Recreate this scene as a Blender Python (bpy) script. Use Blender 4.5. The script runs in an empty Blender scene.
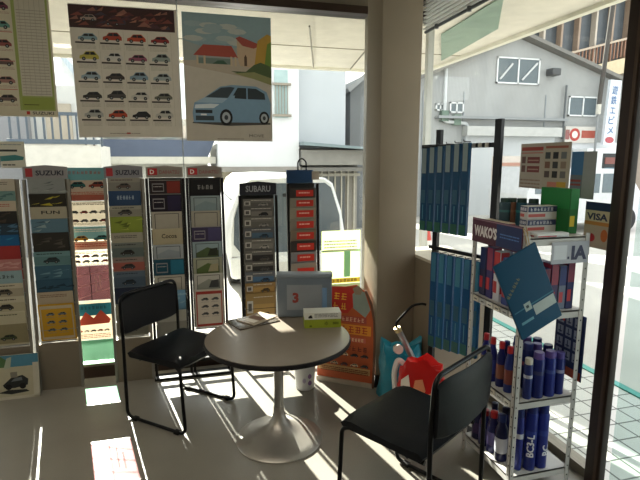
import bpy, bmesh, math, random
from mathutils import Vector, Matrix
random.seed(7)
SC = bpy.context.scene
COL = SC.collection
PI = math.pi
def R(d): return math.radians(d)

# ------------------------------------------------------------------ materials
_mats = {}
def srgb(c):
    if isinstance(c, str):
        c = c.lstrip('#'); c = [int(c[i:i+2], 16) / 255 for i in (0, 2, 4)]
    return [(x / 12.92 if x <= .04045 else ((x + .055) / 1.055) ** 2.4) for x in c]
def mat(c, kind='plain', rough=.5, metal=0., scale=8., var=.06, bump=0.):
    key = (str(c), kind, rough, metal, scale, var, bump)
    if key in _mats: return _mats[key]
    m = bpy.data.materials.new(kind + '_' + str(c).strip('#')); m.use_nodes = True
    nt = m.node_tree; N = nt.nodes; L = nt.links; N.clear()
    out = N.new('ShaderNodeOutputMaterial'); rgb = srgb(c)
    if kind == 'glass':
        t = N.new('ShaderNodeBsdfTransparent'); t.inputs[0].default_value = (*rgb, 1)
        g = N.new('ShaderNodeBsdfGlossy'); g.inputs['Roughness'].default_value = .02
        lw_ = N.new('ShaderNodeLayerWeight'); lw_.inputs[0].default_value = .5
        pw = N.new('ShaderNodeMath'); pw.operation = 'POWER'; pw.inputs[1].default_value = 4.5; L.new(lw_.outputs['Facing'], pw.inputs[0])
        f = N.new('ShaderNodeMath'); f.operation = 'MULTIPLY_ADD'; f.inputs[1].default_value = .4; f.inputs[2].default_value = .025; L.new(pw.outputs[0], f.inputs[0])
        mx = N.new('ShaderNodeMixShader')
        L.new(f.outputs[0], mx.inputs[0]); L.new(t.outputs[0], mx.inputs[1]); L.new(g.outputs[0], mx.inputs[2])
        L.new(mx.outputs[0], out.inputs[0]); _mats[key] = m; return m
    if kind == 'film':          # see-through coloured plastic
        t = N.new('ShaderNodeBsdfTransparent'); t.inputs[0].default_value = (*[x ** .35 for x in rgb], 1)
        p = N.new('ShaderNodeBsdfPrincipled'); p.inputs['Base Color'].default_value = (*rgb, 1); p.inputs['Roughness'].default_value = .25
        mx = N.new('ShaderNodeMixShader'); mx.inputs[0].default_value = rough
        L.new(t.outputs[0], mx.inputs[1]); L.new(p.outputs[0], mx.inputs[2]); L.new(mx.outputs[0], out.inputs[0])
        _mats[key] = m; return m
    tc = N.new('ShaderNodeTexCoord'); no = N.new('ShaderNodeTexNoise'); no.inputs['Scale'].default_value = scale
    no.inputs['Detail'].default_value = 4
    L.new(tc.outputs['Object'], no.inputs['Vector'])
    mp = N.new('ShaderNodeMapRange'); mp.inputs[1].default_value = .3; mp.inputs[2].default_value = .7
    mp.inputs[3].default_value = 1 - var; mp.inputs[4].default_value = 1 + var
    L.new(no.outputs[0], mp.inputs[0])
    vm = N.new('ShaderNodeVectorMath'); vm.operation = 'SCALE'; vm.inputs[0].default_value = rgb
    L.new(mp.outputs[0], vm.inputs['Scale'])
    colour = vm.outputs[0]
    if kind in ('corrugated', 'tile', 'planks', 'stripes', 'speckle'):
        w = N.new('ShaderNodeTexWave'); w.wave_type = 'BANDS'; w.inputs['Scale'].default_value = scale
        if kind == 'planks': w.bands_direction = 'Z'
        no.inputs['Scale'].default_value = 1.2
        L.new(tc.outputs['Object'], w.inputs['Vector'])
        if kind == 'speckle':
            no.inputs['Scale'].default_value = 2.5
            n2 = N.new('ShaderNodeTexNoise'); n2.inputs['Scale'].default_value = 160
            L.new(tc.outputs['Object'], n2.inputs['Vector'])
            mm = N.new('ShaderNodeMath'); mm.operation = 'MULTIPLY_ADD'; mm.inputs[1].default_value = .22; mm.inputs[2].default_value = .89
            L.new(n2.outputs[0], mm.inputs[0])
            v2 = N.new('ShaderNodeVectorMath'); v2.operation = 'SCALE'; L.new(colour, v2.inputs[0]); L.new(mm.outputs[0], v2.inputs['Scale']); colour = v2.outputs[0]
        elif kind == 'tile':
            br = N.new('ShaderNodeTexBrick'); br.offset = 0; br.inputs['Scale'].default_value = 1
            br.inputs['Brick Width'].default_value = .15; br.inputs['Row Height'].default_value = .15
            br.inputs['Mortar Size'].default_value = .006
            br.inputs['Color1'].default_value = (*rgb, 1); br.inputs['Color2'].default_value = (*[x * .93 for x in rgb], 1)
            br.inputs['Mortar'].default_value = (*[x * .25 for x in rgb], 1)
            L.new(tc.outputs['Object'], br.inputs['Vector']); colour = br.outputs[0]
        else:
            m2 = N.new('ShaderNodeMath'); m2.operation = 'MULTIPLY_ADD'; m2.inputs[1].default_value = .16; m2.inputs[2].default_value = .88
            L.new(w.outputs[1], m2.inputs[0])
            v2 = N.new('ShaderNodeVectorMath'); v2.operation = 'SCALE'; L.new(colour, v2.inputs[0]); L.new(m2.outputs[0], v2.inputs['Scale']); colour = v2.outputs[0]
    if kind == 'paper':
        d = N.new('ShaderNodeBsdfDiffuse'); t = N.new('ShaderNodeBsdfTranslucent'); g = N.new('ShaderNodeBsdfGlossy'); g.inputs['Roughness'].default_value = .35
        L.new(colour, d.inputs[0]); L.new(colour, t.inputs[0])
        mx = N.new('ShaderNodeMixShader'); mx.inputs[0].default_value = rough
        L.new(d.outputs[0], mx.inputs[1]); L.new(t.outputs[0], mx.inputs[2])
        m3 = N.new('ShaderNodeMixShader'); m3.inputs[0].default_value = .03
        L.new(mx.outputs[0], m3.inputs[1]); L.new(g.outputs[0], m3.inputs[2]); L.new(m3.outputs[0], out.inputs[0])
    else:
        p = N.new('ShaderNodeBsdfPrincipled'); L.new(colour, p.inputs['Base Color'])
        p.inputs['Roughness'].default_value = rough; p.inputs['Metallic'].default_value = metal
        p.inputs['Specular IOR Level'].default_value = .16 if kind in ('black_vinyl', 'teal_cover', 'blue_card') else .36
        if bump:
            b = N.new('ShaderNodeBump'); b.inputs['Strength'].default_value = bump; b.inputs['Distance'].default_value = .01
            L.new(w.outputs[1] if kind in ('corrugated', 'planks') else no.outputs[0], b.inputs['Height']); L.new(b.outputs[0], p.inputs['Normal'])
        L.new(p.outputs[0], out.inputs[0])
    _mats[key] = m; return m
def ink(c): return mat(c, 'ink', .45, 0, 30, .03)
def paper(c, tr=.12):
    if tr >= .3: tr += .14
    return mat(c, 'paper', tr, 0, 20, .03)
BLACKM = mat('#101114', 'black_metal', .35, .4)
STEEL = mat('#a9a8a4', 'brushed_steel', .3, .9, 30, .08)
WHITEM = mat('#bdbcb9', 'white_enamel', .4)

# ------------------------------------------------------------------ mesh builder
_txt = {}
def text_mesh(s, bold=0.):
    k = (s, bold)
    if k not in _txt:
        cu = bpy.data.curves.new('lettering', 'FONT'); cu.body = s; cu.size = 1; cu.resolution_u = 2; cu.offset = bold
        o = bpy.data.objects.new('lettering', cu); COL.objects.link(o)
        bpy.context.view_layer.update()
        me = bpy.data.meshes.new_from_object(o.evaluated_get(bpy.context.evaluated_depsgraph_get()))
        vs = [tuple(v.co) for v in me.vertices]; fs = [tuple(p.vertices) for p in me.polygons]
        bpy.data.objects.remove(o); bpy.data.curves.remove(cu); bpy.data.meshes.remove(me)
        if not vs: vs = [(0, 0, 0), (1, 0, 0), (0, 1, 0)]; fs = []
        _txt[k] = (vs, fs)
    return _txt[k]
class MB:
    def __init__(s): s.v = []; s.f = []; s.mi = []; s.sm = []; s.mats = []
    def add(s, vs, fs, m, M=None, smooth=False):
        if m not in s.mats: s.mats.append(m)
        b = len(s.v); i = s.mats.index(m)
        s.v += [tuple(M @ Vector(v)) if M else tuple(v) for v in vs]
        s.f += [tuple(b + k for k in f) for f in fs]; s.mi += [i] * len(fs); s.sm += [smooth] * len(fs)
        return s
    def box(s, x0, x1, y0, y1, z0, z1, m, M=None):
        vs = [(x, y, z) for x in (x0, x1) for y in (y0, y1) for z in (z0, z1)]
        return s.add(vs, [(0, 1, 3, 2), (4, 6, 7, 5), (0, 4, 5, 1), (2, 3, 7, 6), (0, 2, 6, 4), (1, 5, 7, 3)], m, M)
    def rbox(s, x0, x1, y0, y1, z0, z1, m, r=.01, seg=3, M=None):
        bm = bmesh.new(); bmesh.ops.create_cube(bm, size=1)
        for v in bm.verts:
            v.co = Vector(((x0 + x1) / 2 + v.co.x * (x1 - x0), (y0 + y1) / 2 + v.co.y * (y1 - y0), (z0 + z1) / 2 + v.co.z * (z1 - z0)))
        bmesh.ops.bevel(bm, geom=bm.edges[:], offset=r, segments=seg, profile=.5, affect='EDGES')
        vs = [tuple(v.co) for v in bm.verts]; fs = [tuple(v.index for v in f.verts) for f in bm.faces]; bm.free()
        return s.add(vs, fs, m, M, True)
    def prism(s, pts, y0, y1, m, M=None, smooth=False):      # XZ outline extruded along Y
        n = len(pts); vs = [(x, y0, z) for x, z in pts] + [(x, y1, z) for x, z in pts]
        fs = [tuple(range(n)), tuple(range(2 * n - 1, n - 1, -1))] + [(i, n + i, n + (i + 1) % n, (i + 1) % n) for i in range(n)]
        return s.add(vs, fs, m, M, smooth)
    def poly(s, pts, m, y=-.0006, M=None):
        y -= 4e-6 * len(s.f)
        return s.add([(x, y, z) for x, z in pts], [tuple(range(len(pts)))], m, M)
    def rect(s, x0, x1, z0, z1, m, y=-.0006, M=None): return s.poly([(x0, z0), (x1, z0), (x1, z1), (x0, z1)], m, y, M)
    def tube(s, pts, r, m, n=8, closed=False, M=None, r2=None):
        pts = [Vector(p) for p in pts]; vs = []; N = len(pts); up = None
        for i, p in enumerate(pts):
            a = pts[(i - 1) % N] if (i or closed) else p; b = pts[(i + 1) % N] if (i < N - 1 or closed) else p
            t = (b - a).normalized()
            if up is None: up = t.orthogonal().normalized()
            up = (up - t * up.dot(t)).normalized(); w = t.cross(up)
            rr = r if r2 is None else r + (r2 - r) * i / (N - 1)
            vs += [tuple(p + (up * math.cos(2 * PI * k / n) + w * math.sin(2 * PI * k / n)) * rr) for k in range(n)]
        fs = [(i * n + k, i * n + (k + 1) % n, ((i + 1) % N) * n + (k + 1) % n, ((i + 1) % N) * n + k) for i in range(N if closed else N - 1) for k in range(n)]
        if not closed: fs += [tuple(range(n - 1, -1, -1)), tuple(range((N - 1) * n, N * n))]
        return s.add(vs, fs, m, M, True)
    def lathe(s, prof, m, n=40, M=None):
        vs = [(r * math.cos(2 * PI * k / n), r * math.sin(2 * PI * k / n), z) for r, z in prof for k in range(n)]
        fs = [(i * n + k, i * n + (k + 1) % n, (i + 1) * n + (k + 1) % n, (i + 1) * n + k) for i in range(len(prof) - 1) for k in range(n)]
        if prof[0][0] > 1e-5: fs.append(tuple(range(n - 1, -1, -1)))
        if prof[-1][0] > 1e-5: fs.append(tuple(range((len(prof) - 1) * n, len(prof) * n)))
        return s.add(vs, fs, m, M, True)
    def text(s, t, x, z, h, m, y=-.0009, w=None, bold=0., M=None, centre=False):
        vs, fs = text_mesh(t, bold); xs = [v[0] for v in vs]; k = h / .72
        kx = k if w is None else w / max(1e-6, max(xs) - min(xs)); x0 = min(xs) if not centre else (min(xs) + max(xs)) / 2
        return s.add([(x + (v[0] - x0) * kx, y, z + v[1] * k) for v in vs], fs, m, M)
    def build(s, name, parent=None, loc=None, rotz=0, rot=None):
        me = bpy.data.meshes.new(name); me.from_pydata(s.v, [], s.f)
        for m in s.mats: me.materials.append(m)
        me.polygons.foreach_set('material_index', s.mi); me.polygons.foreach_set('use_smooth', s.sm); me.update()
        bm = bmesh.new(); bm.from_mesh(me)
        for e in bm.edges:
            if len(e.link_faces) == 2 and e.calc_face_angle(0) > R(38): e.smooth = False
        bm.to_mesh(me); bm.free()
        o = bpy.data.objects.new(name, me); COL.objects.link(o)
        if parent is not None: o.parent = parent
        if loc is not None: o.location = loc
        o.rotation_euler = rot if rot else (0, 0, rotz)
        return o
def fillet(pts, r, n=5):
    pts = [Vector(p) for p in pts]; out = [pts[0]]
    for a, b, c in zip(pts, pts[1:], pts[2:]):
        d1 = (a - b); d2 = (c - b); l = min(r, d1.length * .49, d2.length * .49)
        p, q = b + d1.normalized() * l, b + d2.normalized() * l
        for i in range(n + 1):
            t = i / n; out.append(p * (1 - t) ** 2 + b * 2 * t * (1 - t) + q * t * t)
    return out + [pts[-1]]
def tag(o, label, cat, group=None, kind=None):
    o['label'] = label; o['category'] = cat
    if group: o['group'] = group
    if kind: o['kind'] = kind
    return o
def empty(name, loc, rotz=0, rot=None):
    o = bpy.data.objects.new(name, None); COL.objects.link(o); o.location = loc; o.rotation_euler = rot if rot else (0, 0, rotz)
    o.empty_display_size = .1; return o
def struct(mb, name, parent=None, **k):
    o = mb.build(name, parent, **k)
    if parent is None: o['kind'] = 'structure'
    return o
def copy_tree(o, parent=None):
    c = o.copy(); COL.objects.link(c); c.parent = parent
    for ch in list(o.children): copy_tree(ch, c)
    return c

# little printed cars
def car_side(mb, x, z, w, c, y=-.0009, win='#1c2126', hk=.42):
    h = w * hk; b = ink(c); k = ink(win); t = ink('#0c0c0e')
    P = lambda L: [(x + a * w, z + q * h) for a, q in L]
    mb.poly(P([(0, .18), (.02, .5), (.2, .62), (.34, .95), (.78, 1), (.95, .62), (1, .5), (1, .18)]), b, y)
    mb.poly(P([(.24, .62), (.36, .88), (.54, .9), (.54, .6)]), k, y - .0003)
    mb.poly(P([(.57, .6), (.57, .9), (.76, .91), (.88, .62)]), k, y - .0003)
    for cx in (.22, .78):
        mb.poly([(x + cx * w + .1 * w * math.cos(a * PI / 4), z + .2 * h + .1 * w * math.sin(a * PI / 4)) for a in range(8)], t, y - .0004)
        mb.poly([(x + cx * w + .05 * w * math.cos(a * PI / 3), z + .2 * h + .05 * w * math.sin(a * PI / 3)) for a in range(6)], ink('#8a8d90'), y - .0006)
def lines(mb, x0, x1, z, n, c, dz=.006, h=.002, y=-.0008):
    for i in range(n):
        a = x0; zz = z - i * dz
        while a < x1 - .004:
            b = min(x1, a + random.uniform(.006, .03)); mb.rect(a, b, zz - h, zz, ink(c), y); a = b + .003

def glyphs(mb, x, z, h, n, c, y=-.0012, w=None, M=None):
    """small unreadable printed characters, a few strokes each"""
    s_ = (w / n) if w else h * 1.1; k = ink(c)
    for i in range(n):
        a = x + i * s_; g = s_ * .8; t = h * .13
        for j in range(random.choice((2, 3))): zz = z + h * (.08 + .38 * j); mb.rect(a + g * random.uniform(0, .15), a + g * random.uniform(.8, 1), zz, zz + t, k, y, M)
        for j in range(random.choice((1, 2))): xx = a + g * (.2 + .45 * j + random.uniform(0, .1)); mb.rect(xx, xx + t, z + h * random.uniform(0, .2), z + h, k, y - .0001, M)

# ================================================================== SETTING
WA = 3.74      # inner face of the glass wall with the posters
XB = 1.88      # inner face of the right glass wall
FLOORM = mat('#8f8b82', 'speckle', .32, 0, 2.5, .07)
struct(MB().box(-3.6, XB + .02, -3.6, WA + .02, -.12, 0, FLOORM), 'floor')
CEILM = mat('#cfcabf', 'ceiling_board', .9)
struct(MB().box(-3.6, XB + .1, -3.6, WA + .1, 3.0, 3.1, CEILM), 'ceiling')
WALLM = mat('#b9b2a4', 'wall_paint', .85)
struct(MB().box(-3.7, -3.6, -3.6, WA + .1, 0, 3.0, WALLM), 'wall_left')
struct(MB().box(-3.7, XB + .1, -3.7, -3.6, 0, 3.0, WALLM), 'wall_back')
struct(MB().box(XB, XB + .1, -3.6, 1.0, 0, 3.0, WALLM), 'wall_right')
DARKFR = mat('#3a2e28', 'bronze_frame', .4, .4)
CREAM = mat('#ece5d8', 'cream_board', .8)
# glass wall with posters: head beam (two tones), sill bar, mullions
w1 = MB()
w1.box(-3.6, XB + .1, WA - .06, WA + .08, 2.69, 2.745, DARKFR)
w1.box(-3.6, XB + .1, WA - .02, WA + .08, 2.745, 2.80, mat('#8d8577', 'bronze_light', .4, .5))
w1.box(-3.6, XB + .1, WA - .05, WA + .08, 2.80, 3.0, mat('#2f2824', 'bronze_frame', .4, .4))
w1.box(-3.6, XB + .1, WA - .03, WA + .05, .0, .09, DARKFR)
w1.box(-3.6, XB + .1, WA - .035, WA + .04, .09, .11, mat('#7d776c', 'aluminium', .4, .7))
for x in (-2.2, 1.40): w1.box(x - .02, x + .02, WA - .02, WA + .05, .1, 2.7, mat('#7d776c', 'aluminium', .4, .7))
win1 = struct(w1, 'window_1')
MB().box(-3.6, XB + .05, WA + .004, WA + .012, .1, 2.7, mat('#f6f8f5', 'glass')).build('pane', win1)
# joints of the panes seen as pale seams
MB().box(-.038, -.030, WA - .004, WA + .016, .1, 2.69, mat('#c9cfce', 'film', .5)).build('seam', win1)
# right glass wall
w2 = MB()
w2.box(XB, XB + .09, 1.79, WA, 2.88, 3.0, mat('#b9b09c', 'beam_cream', .6))
w2.box(XB, XB + .07, 1.79, WA, -.0, .05, mat('#7d776c', 'aluminium', .4, .7))
for y in (3.69,): w2.box(XB, XB + .05, y, y + .05, .05, 2.7, mat('#b5b6b0', 'aluminium', .4, .6))
win2 = struct(w2, 'window_2')
MB().box(XB + .03, XB + .038, 1.79, WA, .05, 2.88, mat('#f6f8f5', 'glass')).build('pane', win2)
# door post and door towards the camera
d1 = MB()
d1.rbox(1.845, 1.885, 1.70, 1.787, 0, 3.0, mat('#2b1f19', 'bronze_frame', .45, .25), .006)
d1.box(1.838, 1.845, 1.712, 1.728, 0, 3.0, mat('#4b3b30', 'bronze_frame', .35, .5))
d1.box(XB, XB + .05, 1.0, 1.72, 2.35, 2.45, DARKFR)
d1.box(XB, XB + .08, 1.0, 1.05, 0, 3.0, DARKFR)
door = struct(d1, 'door_1')
MB().box(XB + .03, XB + .038, 1.05, 1.70, .02, 2.36, mat('#e6efed', 'glass')).build('pane', door)
MB().box(XB + .03, XB + .038, 1.05, 1.70, 2.45, 3.0, mat('#e6efed', 'glass')).build('transom_pane', door)
# pillar
PILM = mat('#857a69', 'pillar_paint', .7, 0, 3, .05)
pl = MB(); pl.rbox(1.22, 1.50, 3.03, 3.30, 0, 3.0, PILM, .006)
pil = struct(pl, 'pillar')
MB().box(1.213, 1.507, 3.023, 3.307, 0, .09, mat('#1d1b1a', 'baseboard', .5)).build('baseboard', pil)
lw = MB(); lw.box(1.50, XB, 2.715, 3.29, 0, .93, PILM); lw.box(1.50, XB, 2.705, 3.29, .93, .95, mat('#cfc8b8', 'sill_board', .5))
struct(lw, 'wall_low')
# raised venetian blind above the right glass
bl = empty('venetian_blind', (XB - .05, 2.75, 2.58)); tag(bl, 'raised silver venetian blind bundled at the top of the right hand glass', 'blind')
MB().box(-.02, .03, -.95, .9, .24, .29, mat('#8b8d8c', 'blind_rail', .4, .5)).build('head_rail', bl)
b = MB()
for i in range(8):
    zz = .018 + i * .028; b.box(-.022, .022, -.95, .9, zz, zz + .008, mat('#d0d2cf', 'blind_slat', .45), Matrix.Translation((0, 0, 0)))
b.build('slat', bl)['kind'] = 'stuff'
MB().tube([(0, -.95, 0), (0, .9, 0)], .012, mat('#3f4446', 'blind_rod', .4, .5)).build('bottom_rail', bl)
for y in (.28, .72): MB().lathe([(0, -.02), (.016, -.016), (.016, .016), (0, .02)], mat('#5a5f61', 'rail_cap', .4), 12, Matrix.Translation((0, y, 0))).build('clip', bl)

# -------- outside: ground, kerb, canopy
g = MB(); g.box(-14, 24, WA + .08, 30, -.2, -.06, mat('#b5b2ab', 'asphalt', .9, 0, 1.2, .08)); g.box(XB + .1, 24, -8, WA + .08, -.2, -.06, mat('#b5b2ab', 'asphalt', .9, 0, 1.2, .08))
struct(g, 'ground')
struct(MB().box(XB + .09, 2.97, -3, 5.9, -.06, -.045, mat('#c9cac4', 'tile', .6)), 'path')
struct(MB().box(2.97, 3.03, -3, 6.0, -.06, -.035, mat('#4f9c92', 'kerb_paint', .6)), 'kerb')
can = MB()
# soffit pieces: over the poster side, over the right side above the green reflection slab
can.box(-6, 2.84, WA + .09, 5.82, 2.69, 2.78, CREAM)
# right canopy strip in slabs; unused outline of the green reflection follows
sky = [(2.186, 4.06), (2.62, 4.95), (2.56, 3.756), (2.10, 2.9)]
can.box(XB + .1, 2.84, -3, 2.7, 2.69, 2.78, CREAM)
can.box(XB + .1, 2.84, 2.7, WA + .09, 2.69, 2.78, CREAM)
can.box(-6, 2.9, 5.82, 5.88, 2.66, 2.95, mat('#e9e5d6', 'cream_fascia', .7)); can.box(2.84, 2.9, -3, 5.88, 2.66, 2.95, mat('#e9e5d6', 'cream_fascia', .7))
for y in (4.83,): can.box(-6, 2.84, y - .006, y + .006, 2.684, 2.69, mat('#a39d8c', 'joint', .8))
cano = struct(can, 'canopy')
# green slab under the soffit, its colour painting a reflection in the window glass
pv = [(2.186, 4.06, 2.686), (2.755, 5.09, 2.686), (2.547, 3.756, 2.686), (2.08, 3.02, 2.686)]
MB().add(pv + [(x, y, z - .008) for x, y, z in pv], [(0, 1, 2, 3), (7, 6, 5, 4), (0, 4, 5, 1), (1, 5, 6, 2), (2, 6, 7, 3), (3, 7, 4, 0)], mat('#8fa594', 'green_reflection', .5)).build('green_reflection', cano)
rod = MB()
for x0, x1 in ((-.55, -.93), (.95, 1.45), (1.55, 1.9)):
    rod.tube([(x0, WA + .12, 2.62), (x1, 5.7, 2.66)], .008, mat('#8a8474', 'rod', .5, .4), 6)
rod.build('tie_rod', cano)

# -------- ceiling lamps behind the camera (they light the room)
def ceiling_lamp(x, y, label):
    t = empty('ceiling_light', (x, y, 3.0)); tag(t, label, 'ceiling light', 'ceiling lights over the showroom')
    MB().box(-.6, .6, -.16, .16, -.06, 0, WHITEM).build('housing', t)
    MB().box(-.56, .56, -.12, .12, -.066, -.06, mat('#f4f1e6', 'diffuser', .6)).build('diffuser', t)
    l = bpy.data.lights.new('lamp', 'AREA'); l.shape = 'RECTANGLE'; l.size = 1.1; l.size_y = .22; l.energy = LAMP; l.color = (1, .9, .74)
    o = bpy.data.objects.new('lamp', l); COL.objects.link(o); o.parent = t; o.location = (0, 0, -.075)
LAMP = 13
ceiling_lamp(-1.7, .9, 'ceiling light over the left side of the showroom'); ceiling_lamp(-.3, .5, 'ceiling light over the middle of the showroom')
ceiling_lamp(-1.0, -1.8, 'ceiling light at the rear of the showroom')

# ================================================================== FURNITURE
def make_chair():
    t = empty('stacking_chair', (0, 0, 0))
    rt = .0105; w = .235
    for s in (-1, 1):
        x = s * w
        pts = fillet([(x, -.235, .60), (x, -.235, .45), (x, -.24, .0115), (x, .235, .0115), (x, .215, .40), (x * .96, .17, .418), (x * .9, -.2, .405)], .05, 6)
        MB().tube(pts, rt, BLACKM, 10).build('side_frame', t)
        for y in (-.17, .17):
            MB().rbox(x - .016, x + .016, y - .02, y + .02, 0, .022, mat('#0b0b0c', 'glide_rubber', .7), .005).build('foot', t)
    MB().tube(fillet([(-w, -.235, .59), (-w, -.245, .79), (w, -.245, .79), (w, -.235, .59)], .06, 7), rt, BLACKM, 10).build('back_frame', t)
    # seat: padded slab with waterfall front
    n = 9; vs = []; fs = []
    prof = [(-.215, .440), (-.19, .455), (-.05, .447), (.08, .450), (.17, .455), (.215, .447), (.235, .425), (.22, .408), (.0, .412), (-.2, .412)]
    for i in range(n + 1):
        u = i / n * 2 - 1; xx = u * .236; k = 1 - .05 * abs(u) ** 6
        for (y, z) in prof: vs.append((xx, y * k, z + (.006 * u * u if z > .43 else .0) - (.012 * abs(u) ** 8 if z > .43 else 0)))
    P = len(prof)
    for i in range(n):
        for j in range(P): fs.append((i * P + j, i * P + (j + 1) % P, (i + 1) * P + (j + 1) % P, (i + 1) * P + j))
    fs += [tuple(range(P - 1, -1, -1)), tuple(range(n * P, (n + 1) * P))]
    SEATM = mat('#15171b', 'black_vinyl', .46, 0, 60, .06, .05)
    MB().add(vs, fs, SEATM, None, True).build('seat', t)
    # backrest curved pad
    vs = []; fs = []; n = 12; H = [(.525, 0), (.535, .012), (.66, .016), (.765, .012), (.778, 0)]
    for i in range(n + 1):
        u = i / n * 2 - 1; xx = u * .231; yb = -.25 - .028 * (1 - u * u); tz = -.022 * abs(u) ** 6
        for (z, d) in H: vs.append((xx, yb + d + .002, z + (tz if z > .7 else -tz * .8)))
        for (z, d) in reversed(H): vs.append((xx, yb - d * .7 - .002, z + (tz if z > .7 else -tz * .8)))
    P = 10
    for i in range(n):
        for j in range(P): fs.append((i * P + j, i * P + (j + 1) % P, (i + 1) * P + (j + 1) % P, (i + 1) * P + j))
    fs += [tuple(range(P - 1, -1, -1)), tuple(range(n * P, (n + 1) * P))]
    MB().add(vs, fs, SEATM, None, True).build('backrest', t)
    MB().tube([(-w * .93, -.12, .402), (w * .93, -.12, .402)], .009, BLACKM).build('cross_bar', t)
    MB().tube([(-w * .93, .12, .404), (w * .93, .12, .404)], .009, BLACKM).build('cross_bar', t)
    return t
ch = make_chair(); ch.location = (.935, 1.875, 0); ch.rotation_euler = (0, 0, R(31.5))
tag(ch, 'black padded stacking chair at lower right, turned away towards the round table', 'chair', 'chairs at the round table')
c2 = copy_tree(ch); c2.location = (-.10, 3.06, 0); c2.rotation_euler = (0, 0, R(-132))
tag(c2, 'black padded stacking chair left of the table in front of the brochure racks', 'chair', 'chairs at the round table')

t = empty('round_table', (.445, 2.575, 0)); tag(t, 'round taupe pedestal table with black edge and brushed metal trumpet base', 'table')
MB().lathe([(0, 0), (.246, 0), (.250, .006), (.246, .012), (.20, .03), (.13, .055), (.075, .085), (.045, .12), (.032, .16), (.030, .2)], mat('#bdb9b2', 'cast_aluminium', .42, .75, 6, .12), 56).build('base', t)
MB().lathe([(.0, .19), (.027, .19), (.027, .59), (0, .59)], STEEL, 28).build('pole', t)
MB().lathe([(0, .58), (.12, .58), (.12, .592), (0, .592)], BLACKM, 28).build('mounting_plate', t)
MB().lathe([(0, .592), (.40, .592), (.407, .596), (.41, .606), (.407, .6165), (.402, .619), (0, .619)], mat('#17161a', 'edge_rubber', .45), 72).build('table_edge', t)
MB().lathe([(0, .617), (.402, .617), (.402, .6215), (0, .6215)], mat('#877c70', 'taupe_laminate', .32, 0, 14, .03), 72).build('tabletop', t)

# ---- on the table
TT = .622
bx = empty('document_case', (.665, 2.855, TT), R(-13)); tag(bx, 'translucent grey blue plastic case standing upright on the table, red numeral on its sheet', 'case')
MB().rbox(-.172, .172, 0, .075, 0, .275, mat('#727d89', 'frosted_plastic', .35, 0, 6, .08), .012).build('body', bx)
MB().rbox(-.175, .175, -.006, .081, .255, .28, mat('#86919c', 'frosted_plastic', .35), .006).build('lid', bx)
s = MB(); s.box(-.11, .11, -.003, -.0005, .05, .21, mat('#8d939a', 'paper_sheet', .6)); s.text('3', -.075, .10, .06, ink('#8c3a34'), -.0036, bold=.05)
lines(s, .0, .085, .15, 8, '#8d949c', .011, .003, -.0036); s.build('sheet', bx)
MB().rbox(.10, .14, -.003, .0, .03, .19, mat('#6f8fb5', 'blue_label', .5), .001).build('side_label', bx)
tb = empty('tissue_box', (.725, 2.64, TT), R(-9)); tag(tb, 'lime green and white cardboard box lying on the table edge, black flower print', 'box')
s = MB(); s.box(-.108, .108, 0, .10, 0, .052, mat('#96a430', 'lime_card', .6)); s.box(-.1085, .1085, -.0005, .1005, .0525, .092, mat('#d9dad2', 'white_card', .6)); s.build('carton', tb)
s = MB()
for i in range(8):
    a = i * PI / 4; s.poly([(.02 + .004 * math.cos(a - .4), .027 + .004 * math.sin(a - .4)), (.02 + .015 * math.cos(a), .027 + .015 * math.sin(a)), (.02 + .004 * math.cos(a + .4), .027 + .004 * math.sin(a + .4))], ink('#23260e'), -.0012)
for i in range(5): s.rect(.06 + i * .007, .064 + i * .007, .02, .034, ink('#454d12'), -.0012)
s.poly([(-.085, .06), (-.06, .06), (-.063, .07), (-.068, .08), (-.078, .076), (-.086, .068)], ink('#1b1d1c'), -.0012); lines(s, -.05, .09, .085, 3, '#55585a', .008, .003, -.0012)
s.poly([(-.08, .008), (-.064, .008), (-.066, .018), (-.078, .018)], ink('#5d6a14'), -.0012)
s.build('printing', tb)
for i, (dx, dy, rz, c, lab) in enumerate(((.34, 2.86, 22, '#5a5248', 'dark magazine lying lowest in the pile on the table'), (.37, 2.885, 38, '#b9aa98', 'open pale magazine lying on top of the dark one on the table'))):
    m = MB(); q = 1.3 if i == 0 else 1.0; m.rbox(-.105 * q, .105 * q, -.075 * q, .075 * q, 0, .006, mat(c, 'magazine', .25), .002)
    for k in range(3): m.add([(-.08 + k * .055, -.05, .0064), (-.035 + k * .055, -.05, .0064), (-.035 + k * .055, .05, .0064), (-.08 + k * .055, .05, .0064)], [(0, 1, 2, 3)], ink(('#8d8172', '#3b3631', '#a5372c')[k] if i == 0 else ('#efe7dc', '#7a5a48', '#efe7dc')[k]))
    tag(m.build('magazine', None, (dx, dy, TT + i * .0065), R(rz)), lab, 'magazine', 'magazines on the table')

# ================================================================== POSTERS on the glass
def poster(name, x0, x1, z0, z1, base, tr=.3, y=None):
    m = MB(); m.box(0, x1 - x0, 0, .0012, 0, z1 - z0, paper(base, tr)); return m
PY = WA - .006
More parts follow.
